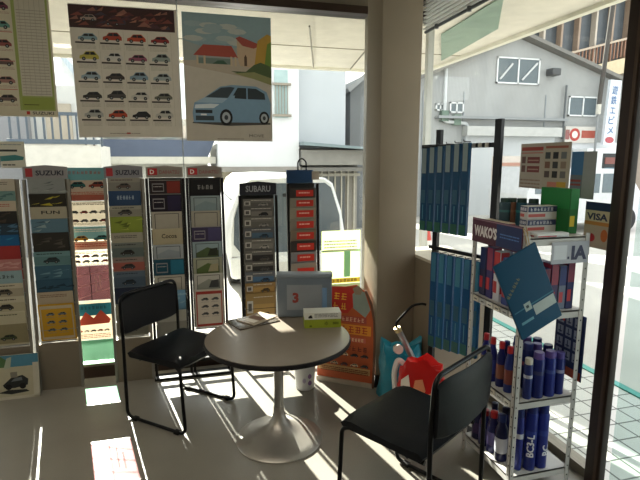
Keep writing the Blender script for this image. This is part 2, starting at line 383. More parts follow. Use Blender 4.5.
# price list poster
W, Hh = .60, .69
m = poster('p', -1.45, -.84, 1.885, 2.66, '#cdc6b4'); W = .61; Hh = .775
m.rect(.385, .598, .04, Hh, ink('#97a35e')); m.rect(.405, .585, .135, Hh - .02, ink('#c4beae'), -.001)
m.rect(.40, .59, .05, .125, ink('#8f9c46'), -.001)
for i in range(28): m.rect(.412, .578, .145 + i * .0195, .149 + i * .0195, ink('#9c968a'), -.0014)
for i in range(5): m.rect(.43 + i * .03, .432 + i * .03, .14, Hh - .03, ink('#a09a8a'), -.0015)
m.rect(.39, .47, Hh - .03, Hh - .005, ink('#3f8a4f'), -.0014); m.rect(.41, .50, .075, .08, ink('#4c4a22'), -.0014)
for i in range(6):
    car_side(m, .25, .09 + i * .115, .12, ['#6d5a55', '#9a6f68', '#5f4b47', '#8e4a44', '#5d8f86', '#6a2f4a'][i]); lines(m, .24, .375, .08 + i * .115, 2, '#8d4a44', .008)
for i in range(3): m.rect(.0, .38, .17 + i * .18, .175 + i * .18, ink('#b5706a'), -.001)
m.poly([(.42, .014), (.44, .014), (.44, .035), (.42, .035)], ink('#b5342c'), -.0014); m.text('SUZUKI', .455, .015, .019, ink('#37353a'), -.0014, w=.13, bold=.02)
tag(m.build('poster', None, (-1.45, PY, 1.885)), 'price list poster with olive green border hanging at the top left', 'poster', 'posters taped to the window')
# car grid poster
m = poster('p', 0, .69, 0, .87, '#d2ccc2', .3); W, Hh = .675, .885
m.rect(0, W, Hh - .165, Hh - .02, ink('#3a2222'))
for i in range(60):
    x = random.uniform(.0, W - .09); z = random.uniform(Hh - .155, Hh - .05); m.poly([(x, z), (x + random.uniform(.03, .09), z + .004), (x + .05, z + random.uniform(.02, .035))], ink(random.choice(['#7c3f38', '#8a5a4c', '#4a2c36', '#a06a55', '#5d2d2b', '#3d3340'])), -.001)
car_side(m, .07, Hh - .12, .1, '#9c8a80'); car_side(m, .22, Hh - .14, .1, '#4c2c30')
cc = ['#7f9aa6', '#a33f2c', '#b4482c', '#8c2c2c', '#b4a84a', '#c9c6c2', '#8f4f66', '#8f9a96', '#8fa3b0', '#443a38', '#7f97a8', '#9aa4a6', '#3a3836', '#4a4644', '#c2beb6', '#6b6a60', '#a9aaa6', '#b0442a', '#25262c', '#b9b6ae']
for r_ in range(5):
    for c_ in range(4):
        x = .045 + c_ * .155; z = Hh - .248 - r_ * .127
        car_side(m, x, z, .122, cc[r_ * 4 + c_], hk=(.42, .52, .48)[(r_ + c_) % 3]); m.rect(x - .018, x + .105, z - .016, z - .005, ink('#3a3532'), -.001); lines(m, x - .01, x + .11, z - .022, 4, '#a8a296', .008, .003); m.rect(x + .132, x + .134, z - .05, z + .07, ink('#b5ae9f'), -.001)
lines(m, .2, .4, .03, 1, '#7a756c', .005, .004); m.rect(.31, .335, .024, .034, ink('#a03028'), -.0012)
tag(m.build('poster', None, (-.72, PY, 1.752), rot=(0, R(-.6), 0)), 'poster with a grid of twenty cars under a dark red banner', 'poster', 'posters taped to the window')
# blue car and red-roofed house poster
m = poster('p', 0, .63, 0, .885, '#c6bfb4', .3); W, Hh = .63, .886
m.rect(0, W, .55, Hh - .0, ink('#9aa09c')); m.poly([(0, Hh), (0, .70), (.2, .64), (.63, .70), (.63, Hh)], ink('#8ba2a8'), -.001)
for i in range(16):
    x = random.uniform(.02, .45); z = random.uniform(.68, .82); m.poly([(x + .07 * math.cos(k * PI / 4), z + .02 * math.sin(k * PI / 4)) for k in range(8)], ink(random.choice(['#a9b3b0', '#97a9ad', '#b5b9b2'])), -.0013)
m.poly([(.0, .53), (.63, .43), (.63, .60), (0, .56)], ink('#b5a898'), -.0016)
m.poly([(.38, .60), (.38, .735), (.53, .70), (.58, .70), (.58, .52), (.40, .54)], ink('#c0a68a'), -.0018)
m.poly([(.37, .73), (.40, .745), (.56, .69), (.50, .665), (.42, .68)], ink('#9c4a40'), -.002)
m.poly([(.07, .60), (.14, .675), (.34, .675), (.385, .595)], ink('#a14a3e'), -.0024)
for x in (.09, .14, .33, .36): m.rect(x, x + .014, .535, .60, ink('#c2ae92'), -.0026)
m.rect(.10, .33, .545, .585, ink('#6f7f78'), -.0022); m.poly([(.2, .545), (.24, .57), (.28, .572), (.31, .545)], ink('#3c5a48'), -.0024)
m.poly([(.50, .52), (.53, .72), (.60, .77), (.63, .76), (.63, .5)], ink('#b8923e'), -.0028); m.poly([(.58, .56), (.60, .70), (.63, .72), (.63, .52)], ink('#6f8a3a'), -.003)
m.poly([(.33, .50), (.48, .46), (.63, .43), (.63, .54), (.55, .57), (.5, .55), (.44, .50)], ink('#4f5f3c'), -.0032); m.poly([(.35, .485), (.5, .45), (.63, .41), (.63, .46), (.5, .50)], ink('#8f8f62'), -.0034)
m.poly([(.43, .54), (.45, .54), (.45, .60), (.44, .62), (.43, .6)], ink('#5b4636'), -.003)
_v0 = len(m.v); B = '#7d9db6'   # the printed car, three-quarter view
m.poly([(.06, .085), (.55, .09), (.60, .13), (.605, .24), (.575, .33), (.50, .37), (.33, .375), (.25, .36), (.14, .275), (.07, .235), (.055, .16)], ink(B), -.0036)
m.poly([(.145, .275), (.255, .352), (.32, .36), (.35, .355), (.30, .275)], ink('#39454c'), -.004)
m.poly([(.325, .275), (.37, .355), (.43, .355), (.43, .27)], ink('#2c3438'), -.004); m.poly([(.44, .27), (.44, .355), (.50, .352), (.56, .315), (.565, .27)], ink('#343d42'), -.004)
m.poly([(.07, .235), (.14, .275), (.30, .272), (.26, .235)], ink('#9db5c6'), -.0039)
m.poly([(.07, .19), (.20, .195), (.24, .225), (.18, .228), (.075, .218)], ink('#d2dade'), -.0042); m.rect(.075, .19, .155, .18, ink('#2a3238'), -.0042); m.rect(.075, .20, .10, .135, ink('#39454c'), -.0042); m.rect(.11, .15, .138, .15, ink('#e4e4de'), -.0044)
m.poly([(.315, .27), (.345, .27), (.35, .295), (.32, .295)], ink('#84a2b8'), -.0045)
for cx, rr in ((.285, .056), (.555, .046)):
    for k, (q, c) in enumerate(((1, '#15171a'), (.66, '#a9b0b4'), (.3, '#3a3f44'))): m.poly([(cx + rr * .8 * q * math.cos(a * PI / 8), .125 + rr * 1.15 * q * math.sin(a * PI / 8)) for a in range(16)], ink(c), -.0046 - k * .0004)
m.poly([(.05, .078), (.30, .06), (.60, .075), (.60, .09), (.06, .09)], ink('#4d4a46'), -.0034)
m.v[_v0:] = [((x - .33) * 1.04 + .335, y, (z - .2) * .93 + .24) for x, y, z in m.v[_v0:]]
m.text('MOVE', .455, .03 + .0, .022, ink('#4a4540'), -.002, w=.11); lines(m, .22, .42, .018, 1, '#6d675f', .005, .004)
tag(m.build('poster', None, (-.004, PY, 1.737)), 'poster of a light blue compact car below a house with a red roof', 'poster', 'posters taped to the window')
# small posters between the two silver racks
def slip(name, x0, x1, z0, z1, base, art, lab, tr=.35):
    m = MB(); m.box(0, x1 - x0, 0, .001, 0, z1 - z0, paper(base, tr)); art(m, x1 - x0, z1 - z0)
    return tag(m.build('poster', None, (x0, PY, z0)), lab, 'poster', 'small posters between the silver racks')
def a1(m, w, h):
    m.rect(0, w, h * .62, h, ink('#6fa9b0')); m.rect(0, w, h * .3, h * .62, ink('#c9b7a5'), -.0007); glyphs(m, .02, h - .045, .022, 8, '#a8544a', w=w - .05)
    car_side(m, .015, h * .38, .11, '#23605f'); car_side(m, w - .12, h * .38, .11, '#8c3a30'); m.rect(0, w, 0, h * .18, ink('#b0604f'), -.001); lines(m, .01, w - .01, h * .27, 2, '#b0443c', .012, .005)
def a2(m, w, h):
    for i in range(4):
        car_side(m, .01 + i * .062, h * .15, .055, ['#5c3c3a', '#7b7b78', '#2c2c30', '#8c4440'][i]); car_side(m, .01 + i * .062, h * .5, .055, ['#3c4446', '#a34a40', '#6d6d70', '#c2bfb6'][i])
    lines(m, .01, w - .01, h - .01, 2, '#4a4644', .01, .005); lines(m, .01, w - .01, h * .12, 2, '#6d6a66', .008, .003)
def a3(m, w, h):
    m.rect(0, w, h * .45, h, ink('#8fc4c9')); m.rect(0, w, 0, h * .35, ink('#e2a890'), -.0008); car_side(m, .02, h * .36, .10, '#c28a2c'); car_side(m, w - .11, h * .36, .10, '#2a6d70'); lines(m, .02, w - .02, h * .9, 2, '#f0e9dc', .014, .007); lines(m, .02, w - .02, h * .25, 2, '#c23a2c', .014, .006)
def a4(m, w, h):
    m.rect(w * .47, w * .49, 0, h, ink('#2f2427'), -.001)
    for i in range(3): m.poly([(0, h * i / 3), (w, h * (i + 1.2) / 3 * .8), (w, h * (i + 1.2) / 3 * .8 + .005), (0, h * i / 3 + .005)], ink('#c79a9c'), -.0009)
    for i in range(2): m.rect(w * .6 + i * .03, w * .6 + i * .03 + .006, h * .2 + i * .03, h * .7 + i * .01, ink('#d2a9a8'), -.0011)
def a5(m, w, h):
    m.rect(0, w, h * .62, h * .93, ink('#2f7f95')); m.poly([(w * .1, h * .45), (w * .3, h * .72), (w * .5, h * .55), (w * .7, h * .75), (w * .95, h * .5), (w * .9, h * .4), (w * .15, h * .38)], ink('#c2503e'), -.001)
    glyphs(m, .02, h * .78, .024, 8, '#183c48', w=w * .8)
    for i in range(5): car_side(m, .01 + i * .046, h * .2, .04, ['#c23a3a', '#e3e1da', '#3a3f4c', '#8f2f2c', '#c9c2b2'][i])
    lines(m, .02, w - .02, h * .14, 3, '#9a4a44', .012, .005)
slip('', -.83, -.565, 1.315, 1.545, '#c8b9a8', a1, 'poster with a green and a red car on blue, uppermost between the two silver racks')
slip('', -.83, -.565, 1.135, 1.31, '#c6c0b4', a2, 'white leaflet with rows of tiny cars just under the green and red cars poster')
slip('', -.835, -.57, .965, 1.13, '#e6dccb', a3, 'poster with an orange and a teal car on pale blue between the silver racks', .5)
slip('', -.84, -.58, .85, .96, '#e8e3d6', a2, 'narrow white leaflet with tiny cars above the maroon sheet', .5)
m = MB(); m.box(0, .26, 0, .001, 0, .255, mat('#9a5f64', 'film', .35)); a4(m, .26, .255); tag(m.build('poster', None, (-.845, PY, .59)), 'see-through maroon sheet with pale lines between the silver racks', 'poster', 'small posters between the silver racks')
slip('', -.85, -.59, .29, .585, '#dfd6c6', a5, 'poster with teal band and red burst, lowest between the silver racks', .4)
m = MB(); m.box(0, .25, 0, .001, 0, .17, mat('#6fae8f', 'film', .5)); tag(m.build('green_film', None, (-.845, PY, .115)), 'translucent green film strip at the foot of the glass between the silver racks', 'film')
def a6(m, w, h):
    m.poly([(0, h * .25), (w * .9, h * .3), (w * .95, h * .42), (w * .6, h * .5), (0, h * .45)], ink('#3f7f80')); m.rect(0, w * .7, h * .62, h * .7, ink('#2c3436'), -.001); lines(m, .01, w * .9, h * .9, 1, '#8a9494', .01, .006); lines(m, .01, w * .6, h * .14, 1, '#2c3436', .01, .008)
m = MB(); m.box(0, .15, 0, .001, 0, .175, paper('#d2cfc4', .3)); a6(m, .15, .175); tag(m.build('poster', None, (-1.215, PY, 1.545)), 'small white and teal notice on the glass above the far left silver rack', 'poster')
# green T banner on the glass beside the pillar
m = MB(); m.box(0, .33, 0, .001, 0, .66, paper('#dfe6c4', .6)); m.rect(0, .33, .485, .50, ink('#8cc79a')); m.rect(.19, .245, .27, .485, ink('#7fc492')); m.rect(0, .33, .222, .262, ink('#e3cf4a'))
glyphs(m, .03, .230, .024, 9, '#3a3a1c', w=.28); m.rect(0, .33, 0, .215, ink('#a9c49a')); lines(m, .02, .3, .58, 4, '#c9d2ae', .025, .012)
tag(m.build('banner', None, (1.015, PY, .37)), 'pale green banner with a big green letter T on the glass by the pillar', 'banner')

# ================================================================== BROCHURE RACKS
def P(z): return 3.575 + .05 * z       # the leaning front plane of the racks
def booklet(w, h, style, cols, vis):
    """one brochure, origin at its bottom centre, cover facing -Y; decor only in the visible top band"""
    m = MB(); x0, x1 = -w / 2, w / 2; m.rbox(x0, x1, 0, .004, 0, h, paper(cols[0], .06), .0012, 1)
    T = h; v = min(vis, h); e = lambda k: -.0005 - k * .0003; m.rect(x0 + .001, x1 - .001, 0, h - .001, ink(cols[0]), e(0))
    if style == 'plain': lines(m, x0 + .02, x1 - .04, T - .02, 2, cols[1], .012, .005, e(1))
    elif style == 'photo':
        m.rect(x0, x1, T - v * .95, T - v * .35, ink(cols[1]), e(1)); car_side(m, x0 + w * .25, T - v * .85, w * .45, cols[2], e(2)); lines(m, x0 + .02, x1 - .05, T - .012, 1, cols[2], .01, .006, e(3))
    elif style == 'full':
        m.rect(x0 + .001, x1 - .001, T - v, T - .002, ink(cols[1]), e(1))
        for i in range(7):
            a = random.uniform(x0, x1 - .05); z = T - random.uniform(.2, .9) * v; m.poly([(a, z), (a + random.uniform(.03, .08), z + random.uniform(-.008, .01)), (min(x1, a + .06), z + random.uniform(.01, .02))], ink(random.choice(cols[2:] or cols)), e(2))
    elif style == 'framed':
        for a, b, c, d in ((x0 + .022, x1 - .022, T - .016, T - .012), (x0 + .022, x0 + .026, T - v, T - .012), (x1 - .026, x1 - .022, T - v, T - .012)): m.rect(a, b, c, d, ink('#2a2a30'), e(2))
        if len(cols) > 1: m.poly([(x0 + .026, T - v), (x1 - .026, T - v), (x1 - .026, T - v * .55), (0, T - v * .35), (x0 + .026, T - v * .7)], ink(cols[1]), e(1))
        if len(cols) > 2: m.poly([(0, T - v * .9), (x1 - .03, T - v * .9), (x1 - .03, T - v * .4), (w * .1, T - v * .45)], ink(cols[2]), e(3))
    elif style == 'tag':      # small framed card at left, picture on the right
        m.rect(x0, x1, T - v, T - .004, ink(cols[1]), e(1)); m.rect(0 + .01, x1 - .004, T - v * .95, T - v * .1, ink(cols[2]), e(2)); m.rect(x0 + .015, -.01, T - v * .85, T - v * .25, ink('#8d8a8c'), e(3)); m.rect(x0 + .02, -.015, T - v * .78, T - v * .32, ink(cols[1]), e(4)); lines(m, x0 + .025, -.02, T - v * .45, 1, '#b5b0ac', .01, .005, e(5))
    elif style == 'sub':
        m.rect(x0 + .01, x0 + .055, T - v * .8, T - v * .3, ink('#b8b5ae'), e(2)); m.rect(x0 + .018, x0 + .045, T - v * .72, T - v * .4, ink('#55524e'), e(3)); m.rect(x0 + .06, x1 - .012, T - v * .95, T - v * .45, ink(cols[1]), e(2)); car_side(m, 0, T - v * .95, w * .32, cols[2], e(3)); lines(m, x0 + .06, x1 - .02, T - v * .15, 1, '#d0ccc4', .01, .004, e(2))
    elif style == 'red':
        m.rect(x0 + .05, x1 - .02, T - v * .85, T - v * .22, ink('#b8322a'), e(2)); lines(m, x0 + .07, x1 - .05, T - v * .42, 1, '#e4b0a4', .01, .01, e(3))
    elif style == 'grid':
        m.rect(x0 + .01, x1 - .01, T - .035, T - .012, ink(cols[1]), e(2)); m.rect(x0 + .01, x1 - .01, .01, .028, ink(cols[1]), e(2)); m.rect(x0 + .01, x0 + .018, .01, T - .012, ink(cols[1]), e(2)); m.rect(x1 - .018, x1 - .01, .01, T - .012, ink(cols[1]), e(2))
        for i in range(3):
            for j in range(2): car_side(m, x0 + .045 + j * .075, T - .085 - i * .058, .055, cols[2], e(3)); lines(m, x0 + .045 + j * .075, x0 + .1 + j * .075, T - .095 - i * .058, 1, '#8a8680', .008, .003, e(3))
    elif style == 'word':
        (m.text(cols[2], x0 + w * .3, T - v * .6, v * .28, ink(cols[1]), e(2), w=w * (.5 if len(cols[2]) > 1 else .12), bold=.02) if isinstance(cols[2], str) else glyphs(m, x0 + w * .25, T - v * .6, v * .28, cols[2], cols[1], e(2), w * .55))
    return m
def rack(name, xc, w, tops, specs, header, frame, group, lab, rack_lab, bh=.235, bw=None, solid=True, ztop=1.47, hz=.09, legs=False, h_art=None):
    """a leaning tiered rack; brochures are things of their own, standing in the rack's pockets"""
    r_ = empty('brochure_rack', (xc, P(0), 0)); tag(r_, rack_lab, 'rack', 'brochure racks along the window')
    bw = bw or w * .84; fm = frame; yb = .062
    L = lambda z: .05 * z
    for s in (-1, 1):
        x = s * w / 2
        m = MB(); m.add([(x - .009, 0 - .0, 0), (x + .009, 0, 0), (x + .009, .02, 0), (x - .009, .02, 0)] + [(x - .009, L(ztop), ztop), (x + .009, L(ztop), ztop), (x + .009, L(ztop) + .02, ztop), (x - .009, L(ztop) + .02, ztop)],
              [(3, 2, 1, 0), (4, 5, 6, 7), (0, 1, 5, 4), (1, 2, 6, 5), (2, 3, 7, 6), (3, 0, 4, 7)], fm)
        m.build('upright', r_)
    zl = tops[-1] - bh
    if solid:
        m = MB(); m.box(-w / 2 + .009, w / 2 - .009, .012, .02 + .05 * zl, 0, max(.05, zl - .01), mat('#8f8678', 'rack_panel', .4, .5, 4, .05)); m.build('bottom_panel', r_)
    else:
        MB().box(-w / 2 + .009, w / 2 - .009, .005, .025, .10, .125, fm).build('cross_bar', r_)
        MB().box(-w / 2 - .012, w / 2 + .012, -.05, .035, 0, .02, fm).build('base_bar', r_) if not legs else None
    # thin back sheet between the uprights
    m = MB(); za = max(.05, zl); a, b_ = L(za) + yb, L(ztop) + yb
    m.add([(-w / 2 + .01, a, za), (w / 2 - .01, a, za), (w / 2 - .01, b_, ztop), (-w / 2 + .01, b_, ztop), (-w / 2 + .01, a + .003, za), (w / 2 - .01, a + .003, za), (w / 2 - .01, b_ + .003, ztop), (-w / 2 + .01, b_ + .003, ztop)],
          [(3, 2, 1, 0), (4, 5, 6, 7), (0, 1, 5, 4), (1, 2, 6, 5), (2, 3, 7, 6), (3, 0, 4, 7)], mat('#3b3a38' if not solid else '#8f8678', 'rack_back', .5, .3)); m.build('back_panel', r_)
    if header:
        m = MB(); hz0 = ztop + .005; pts = [(-w / 2, hz0), (w / 2, hz0), (w / 2, hz0 + hz * .86), (0, hz0 + hz), (-w / 2, hz0 + hz * .86)]
        m.prism(pts, L(hz0) + .0, L(hz0) + .008, mat(header[1], 'header_board', .5)); yy = L(hz0) - .001
        if header[0] == 'SUZUKI':
            q = -w / 2 + .035; m.rect(q - .02, q + .022, hz0 + .012, hz0 + hz - .022, ink('#a5343a'), yy); m.text('SUZUKI', -w / 2 + .075, hz0 + .022, .032, ink('#2d2f3c'), yy - .0005, w=w - .10, bold=.03)
        elif header[0] == 'DAIHATSU':
            m.rect(-w / 2 + .012, -w / 2 + .075, hz0 + .018, hz0 + .065, ink('#b3262c'), yy); m.text('D', -w / 2 + .026, hz0 + .026, .03, ink('#e8e2da'), yy - .0005, bold=.03); m.text('DAIHATSU', -w / 2 + .09, hz0 + .026, .026, ink('#8f4a46'), yy - .0005, w=w - .115, bold=.01)
        elif header[0] == 'SUBARU':
            m.text('SUBARU', -w / 2 + .045, hz0 + .024, .045, ink('#9b9da3'), yy - .0005, w=w - .09, bold=.02)
        m.build('header', r_)
    for i, (zt, sp) in enumerate(zip(tops, specs)):
        nxt = tops[i + 1] if i + 1 < len(tops) else zt - bh
        h = bh if len(sp) < 4 else sp[3]; vis = zt - nxt if i + 1 < len(tops) else h
        m = booklet(bw, h, sp[0], sp[1], vis)
        tilt = math.atan(.05) - .125
        o = m.build('brochure', None, (xc, P(zt) - .001 + h * .076, zt - h * math.cos(tilt)), rot=(-tilt, 0, 0))
        place = 'topmost' if i == 0 else 'lowest' if i == len(tops) - 1 else ('second', 'third', 'fourth', 'fifth', 'sixth', 'seventh', 'eighth', 'ninth', 'tenth', 'eleventh')[i - 1] + ' down'
        tag(o, f'{sp[2]} brochure, {place} in {lab}', 'brochure', group)
        zb = zt - h * math.cos(tilt) - .004
        MB().box(-bw / 2 - .005, bw / 2 + .005, P(zt) + h * .076 - .012 - P(0), P(zt) + h * .076 + .008 - P(0), zb - .004, zb, fm).build('pocket', r_)
SIL = mat('#9b9a94', 'rack_silver', .3, .75, 10, .06)
rack('a', -1.235, .27, [1.475, 1.395, 1.33, 1.262, 1.18, 1.105, 1.03, .94, .862, .775, .68, .575], [
    ('plain', ['#b9b1a2', '#6b655c'], 'beige'), ('full', ['#6f8f8c', '#6f8f8c', '#4c6f70'], 'teal landscape'), ('plain', ['#c0b29e', '#a5443c'], 'cream with red lettering'),
    ('full', ['#2a2a2a', '#2a2a2a', '#4a3f38'], 'black'), ('full', ['#26323c', '#2b3d4c', '#4a6f8a'], 'dark slate'), ('full', ['#1f4c78', '#1f5c8c', '#2f7fa8', '#16324c'], 'deep blue'),
    ('word', ['#9c3434', '#e4d8cc', 'K'], 'bright red'), ('full', ['#b57a78', '#b57a78', '#c99a94'], 'pink'), ('word', ['#8fa9b0', '#22282c', 5], 'pale blue'),
    ('photo', ['#c2bba6', '#a9a08c', '#5c554a'], 'ivory with a car'), ('photo', ['#c6c0aa', '#b7b095', '#3f3a34'], 'light cream with two lines'), ('photo', ['#bfb99f', '#8d8568', '#3f4a34'], 'pale khaki')],
    None, SIL, 'brochures in the far left silver rack', 'the far left silver rack', 'silver brochure rack at the far left edge of the photo')
rack('b', -.93, .27, [1.478, 1.373, 1.285, 1.204, 1.11, .98, .883, .786, .70, .615], [
    ('full', ['#8b8b86', '#8b8f8e', '#a5a8a4', '#5f6668'], 'silver grey'), ('full', ['#2a2824', '#2c2a24', '#b5a838', '#7c7430'], 'black and yellow'), ('word', ['#aaa38f', '#2c2a28', 'FUN'], 'khaki with dark word'),
    ('full', ['#54707f', '#5c7a8a', '#3c5666', '#8fa3a8'], 'steel blue'), ('full', ['#302e2b', '#302e2b', '#55504a', '#4a443e'], 'charcoal'), ('photo', ['#6f9296', '#5f8286', '#23343a'], 'teal with a dark car'),
    ('full', ['#3f6478', '#3f6478', '#284a5c', '#6f93a0'], 'sea blue'), ('full', ['#2f4c60', '#34566c', '#1f3848'], 'dark sea blue'), ('plain', ['#b3a590', '#7b5f50'], 'sand coloured'), ('grid', ['#c79a2c', '#c2b49a', '#6d7a80'], 'yellow sheet with cars')],
    ('SUZUKI', '#8f8d8f'), SIL, 'brochures in the silver rack with the yellow sheet', 'silver rack with yellow sheet', 'silver brochure rack second from left, yellow sheet in its lowest pocket', bh=.27)
rack('c', -.441, .252, [1.475, 1.385, 1.281, 1.204, 1.091, 1.02, .913, .813, .697, .581], [
    ('photo', ['#8f8b80', '#7f7c74', '#5a4a44'], 'pale bronze'), ('word', ['#2c4464', '#9aa9b8', 6], 'navy blue'), ('photo', ['#9a9688', '#8a867a', '#4a4642'], 'grey with a small car'),
    ('full', ['#7d8a34', '#87963c', '#5c6628', '#a0a84c'], 'lime green'), ('plain', ['#a09a8a', '#4c4844'], 'stone coloured'), ('photo', ['#747a74', '#5f6a68', '#33302e'], 'sage grey'),
    ('photo', ['#8c7a74', '#a05a50', '#3c3a3c'], 'mauve with red stripe'), ('photo', ['#5c6a78', '#4c5c6c', '#22303c'], 'slate blue'), ('full', ['#232a3a', '#262f44', '#3c4a60'], 'midnight blue'), ('photo', ['#8c8a7c', '#7b7a70', '#3a3a36'], 'olive grey')],
    ('SUZUKI', '#85848a'), SIL, 'brochures in silver rack behind left chair', 'the silver rack behind the left chair', 'silver brochure rack directly behind the left chair', bh=.25)
BR = mat('#141315', 'rack_black', .4, .3)
rack('d', -.167, .25, [1.458, 1.359, 1.231, 1.109, .994, .892, .767, .656, .507], [
    ('tag', ['#8f8a84', '#2c2226', '#7c2f26'], 'dark maroon and red'), ('tag', ['#8f8a84', '#1d1826', '#2b2440'], 'dark purple'), ('framed', ['#a9a294'], 'white framed'), ('word', ['#b0a58a', '#3a342c', 'Cocoa'], 'cream with brown word'),
    ('framed', ['#a0a6aa', '#8f989e'], 'pale grey framed'), ('tag', ['#9c9a94', '#1d4a5c', '#2a6f88'], 'teal and navy'), ('framed', ['#b5b0a4', '#a8a498'], 'ivory framed'), ('full', ['#5f88a8', '#6f9ab8', '#8fb0c4'], 'sky blue'), ('photo', ['#a5a39a', '#85837c', '#3a3432'], 'white with dark car')],
    ('DAIHATSU', '#8e8880'), BR, 'brochures in the first black rack', 'left black red-emblem rack', 'black brochure rack with red emblem, left of its twin', bh=.25, solid=False, hz=.085)
rack('e', .108, .25, [1.455, 1.34, 1.231, 1.114, 1.003, .885, .765, .644], [
    ('word', ['#17161a', '#8f8c8a', 4], 'black'), ('framed', ['#8f9da0', '#7f9094'], 'pale blue framed'), ('framed', ['#a39d90'], 'beige framed'), ('tag', ['#8f8a8e', '#3c3450', '#4a4468'], 'purple'),
    ('framed', ['#8c9ea4', '#4c5c3c', '#2a3026'], 'framed car in a green landscape'), ('framed', ['#9a9c88', '#55663a', '#a39a7c'], 'framed light car among trees'), ('framed', ['#b3b0a8', '#8a8d84', '#3c3d3e'], 'white framed with a dark car'), ('grid', ['#bdb3a6', '#93332c', '#4c4c4e'], 'white sheet in a red frame', .30)],
    ('DAIHATSU', '#8e8880'), BR, 'brochures in the second black rack', 'right black red-emblem rack', 'black brochure rack with red emblem, holding a red framed sheet below', bh=.30, solid=False, hz=.085)
rack('f', .495, .275, [1.31, 1.25, 1.175, 1.092, 1.009, .925, .833, .756, .67, .59], [
    ('sub', ['#6a6864', '#5a5855', '#8f8c86'], 'grey'), ('sub', ['#5c5a57', '#77746f', '#1c1c1e'], 'dark grey with black car'), ('sub', ['#6d6b66', '#63615c', '#8f8c88'], 'mid grey'), ('sub', ['#5a5c60', '#4c6478', '#2c4458'], 'grey with blue picture'),
    ('sub', ['#696762', '#7b7973', '#a5a29a'], 'ash grey'), ('sub', ['#5f5d5a', '#2c2b2c', '#55504c'], 'grey with black picture'), ('sub', ['#66645f', '#2a2a2b', '#4c4a48'], 'smoke grey with black picture'), ('sub', ['#60646a', '#4a6a8a', '#26415c'], 'blue grey'),
    ('sub', ['#8c7248', '#a3834c', '#5a4628'], 'tan'), ('sub', ['#8f7648', '#a68850', '#6a5430'], 'ochre')],
    ('SUBARU', '#1c1e28'), BR, 'brochures in the low black rack', 'low black silver-lettered rack', 'low black brochure rack with silver lettering, behind the table', bh=.20, solid=False, ztop=1.335, hz=.10, legs=True)
rack('g', .84, .235, [1.386, 1.31, 1.233, 1.149, 1.063, .977, .891, .804], [
    ('red', ['#3c3836', '#222'], 'dark with red block'), ('red', ['#837f74', '#222'], 'grey with red block'), ('red', ['#8f8a7c', '#222'], 'stone grey with red block'), ('red', ['#7c786f', '#222'], 'warm grey with red block'),
    ('red', ['#746a5c', '#222'], 'brownish with red block'), ('red', ['#383433', '#222'], 'blackish with red block'), ('red', ['#7b8086', '#222'], 'bluish grey with red block'), ('red', ['#8a8780', '#222'], 'light grey with red block')],
    None, BR, 'brochures in the rack of red blocks', 'rack under blue case', 'narrow black brochure rack full of red blocks, right of the low rack', bh=.18, bw=.205, solid=False, ztop=1.42, legs=True)
# blue board and cream box on top of the last rack
o = MB(); o.rbox(-.12, .085, 0, .03, 0, .10, mat('#1f3f66', 'blue_plastic', .4), .004); o.rbox(.075, .135, -.001, .031, .025, .09, mat('#a59c90', 'cream_card', .6), .002)
o.tube(fillet([(-.03, .015, .095), (-.03, .015, .165), (-.0, .015, .19), (.035, .015, .165), (.035, .015, .095)], .03), .006, BLACKM, 8)
tag(o.build('carry_case', None, (.835, P(1.42) - .005, 1.423)), 'blue case with black loop handle on top of the rack of red blocks', 'case')

# framed picture stand on the floor at far left
f = empty('picture_stand', (-1.20, 3.50, 0)); tag(f, 'white framed picture of a dark off-road car standing on the floor far left', 'picture')
TM = Matrix.Rotation(R(-7), 4, 'X')
m = MB(); m.box(-.15, .15, 0, .012, 0, .30, mat('#c6c2b2', 'white_frame', .6), TM)
for a, b_, c, d in ((-.15, -.125, 0, .24), (.115, .15, 0, .24), (-.15, .15, 0, .018)): m.box(a, b_, -.004, 0, c, d, mat('#c6c2b2', 'white_frame', .6), TM)
m.build('frame', f)
m = MB(); m.rect(-.125, .115, .018, .24, ink('#b9b49c'), -.001, TM); m.rect(-.15, .15, .22, .30, ink('#4f86a0'), -.0015, TM); m.poly([(-.15, .22), (-.02, .22), (-.03, .26), (-.08, .30), (-.15, .30)], ink('#4f6f48'), -.002, TM)
m.poly([(-.06, .21), (-.02, .215), (-.01, .29), (-.04, .28)], ink('#a9b4a0'), -.0022, TM)
for k, pts in enumerate(([(-.07, .10), (-.02, .145), (.05, .16), (.085, .13), (.08, .09), (.0, .075), (-.06, .08)], [(-.10, .05), (-.04, .065), (.07, .06), (.09, .045), (-.02, .035)])): m.poly(pts, ink('#2c2f30'), -.003 - k * .001, TM)
m.poly([(-.02, .12), (.0, .14), (.045, .148), (.05, .125)], ink('#6d7478'), -.005, TM)
for x, z in ((-.035, .085), (.05, .085)): m.poly([(x + .02 * math.cos(k * PI / 5), z + .02 * math.sin(k * PI / 5)) for k in range(10)], ink('#17181a'), -.0055, TM)
m.build('picture', f)
MB().box(-.02, .02, .03, .05, 0, .18, mat('#8f8b7f', 'stand_leg', .6), Matrix.Rotation(R(6), 4, 'X')).build('stand_leg', f)

# white bin behind the table
o = MB(); o.lathe([(0, 0), (.062, 0), (.066, .006), (.078, .20), (.081, .205), (.075, .2), (.06, .01), (0, .01)], mat('#cfd0d2', 'white_plastic', .45), 32)
for x, z, c in ((.02, .06, '#7a5a8c'), (.018, .11, '#8c6a9a'), (-.02, .08, '#b0a6c0')):
    o.lathe([(0, -.02), (.012, -.01), (.014, 0), (.012, .01), (0, .02)], ink(c), 10, Matrix.Translation((x, -.0705 - (z - .06) * .06 + abs(x) * .1, z)) @ Matrix.Scale(.12, 4, (0, 1, 0)))
tag(o.build('waste_bin', None, (.735, 3.16, 0)), 'small white bin with purple marks on the floor behind the table', 'bin')

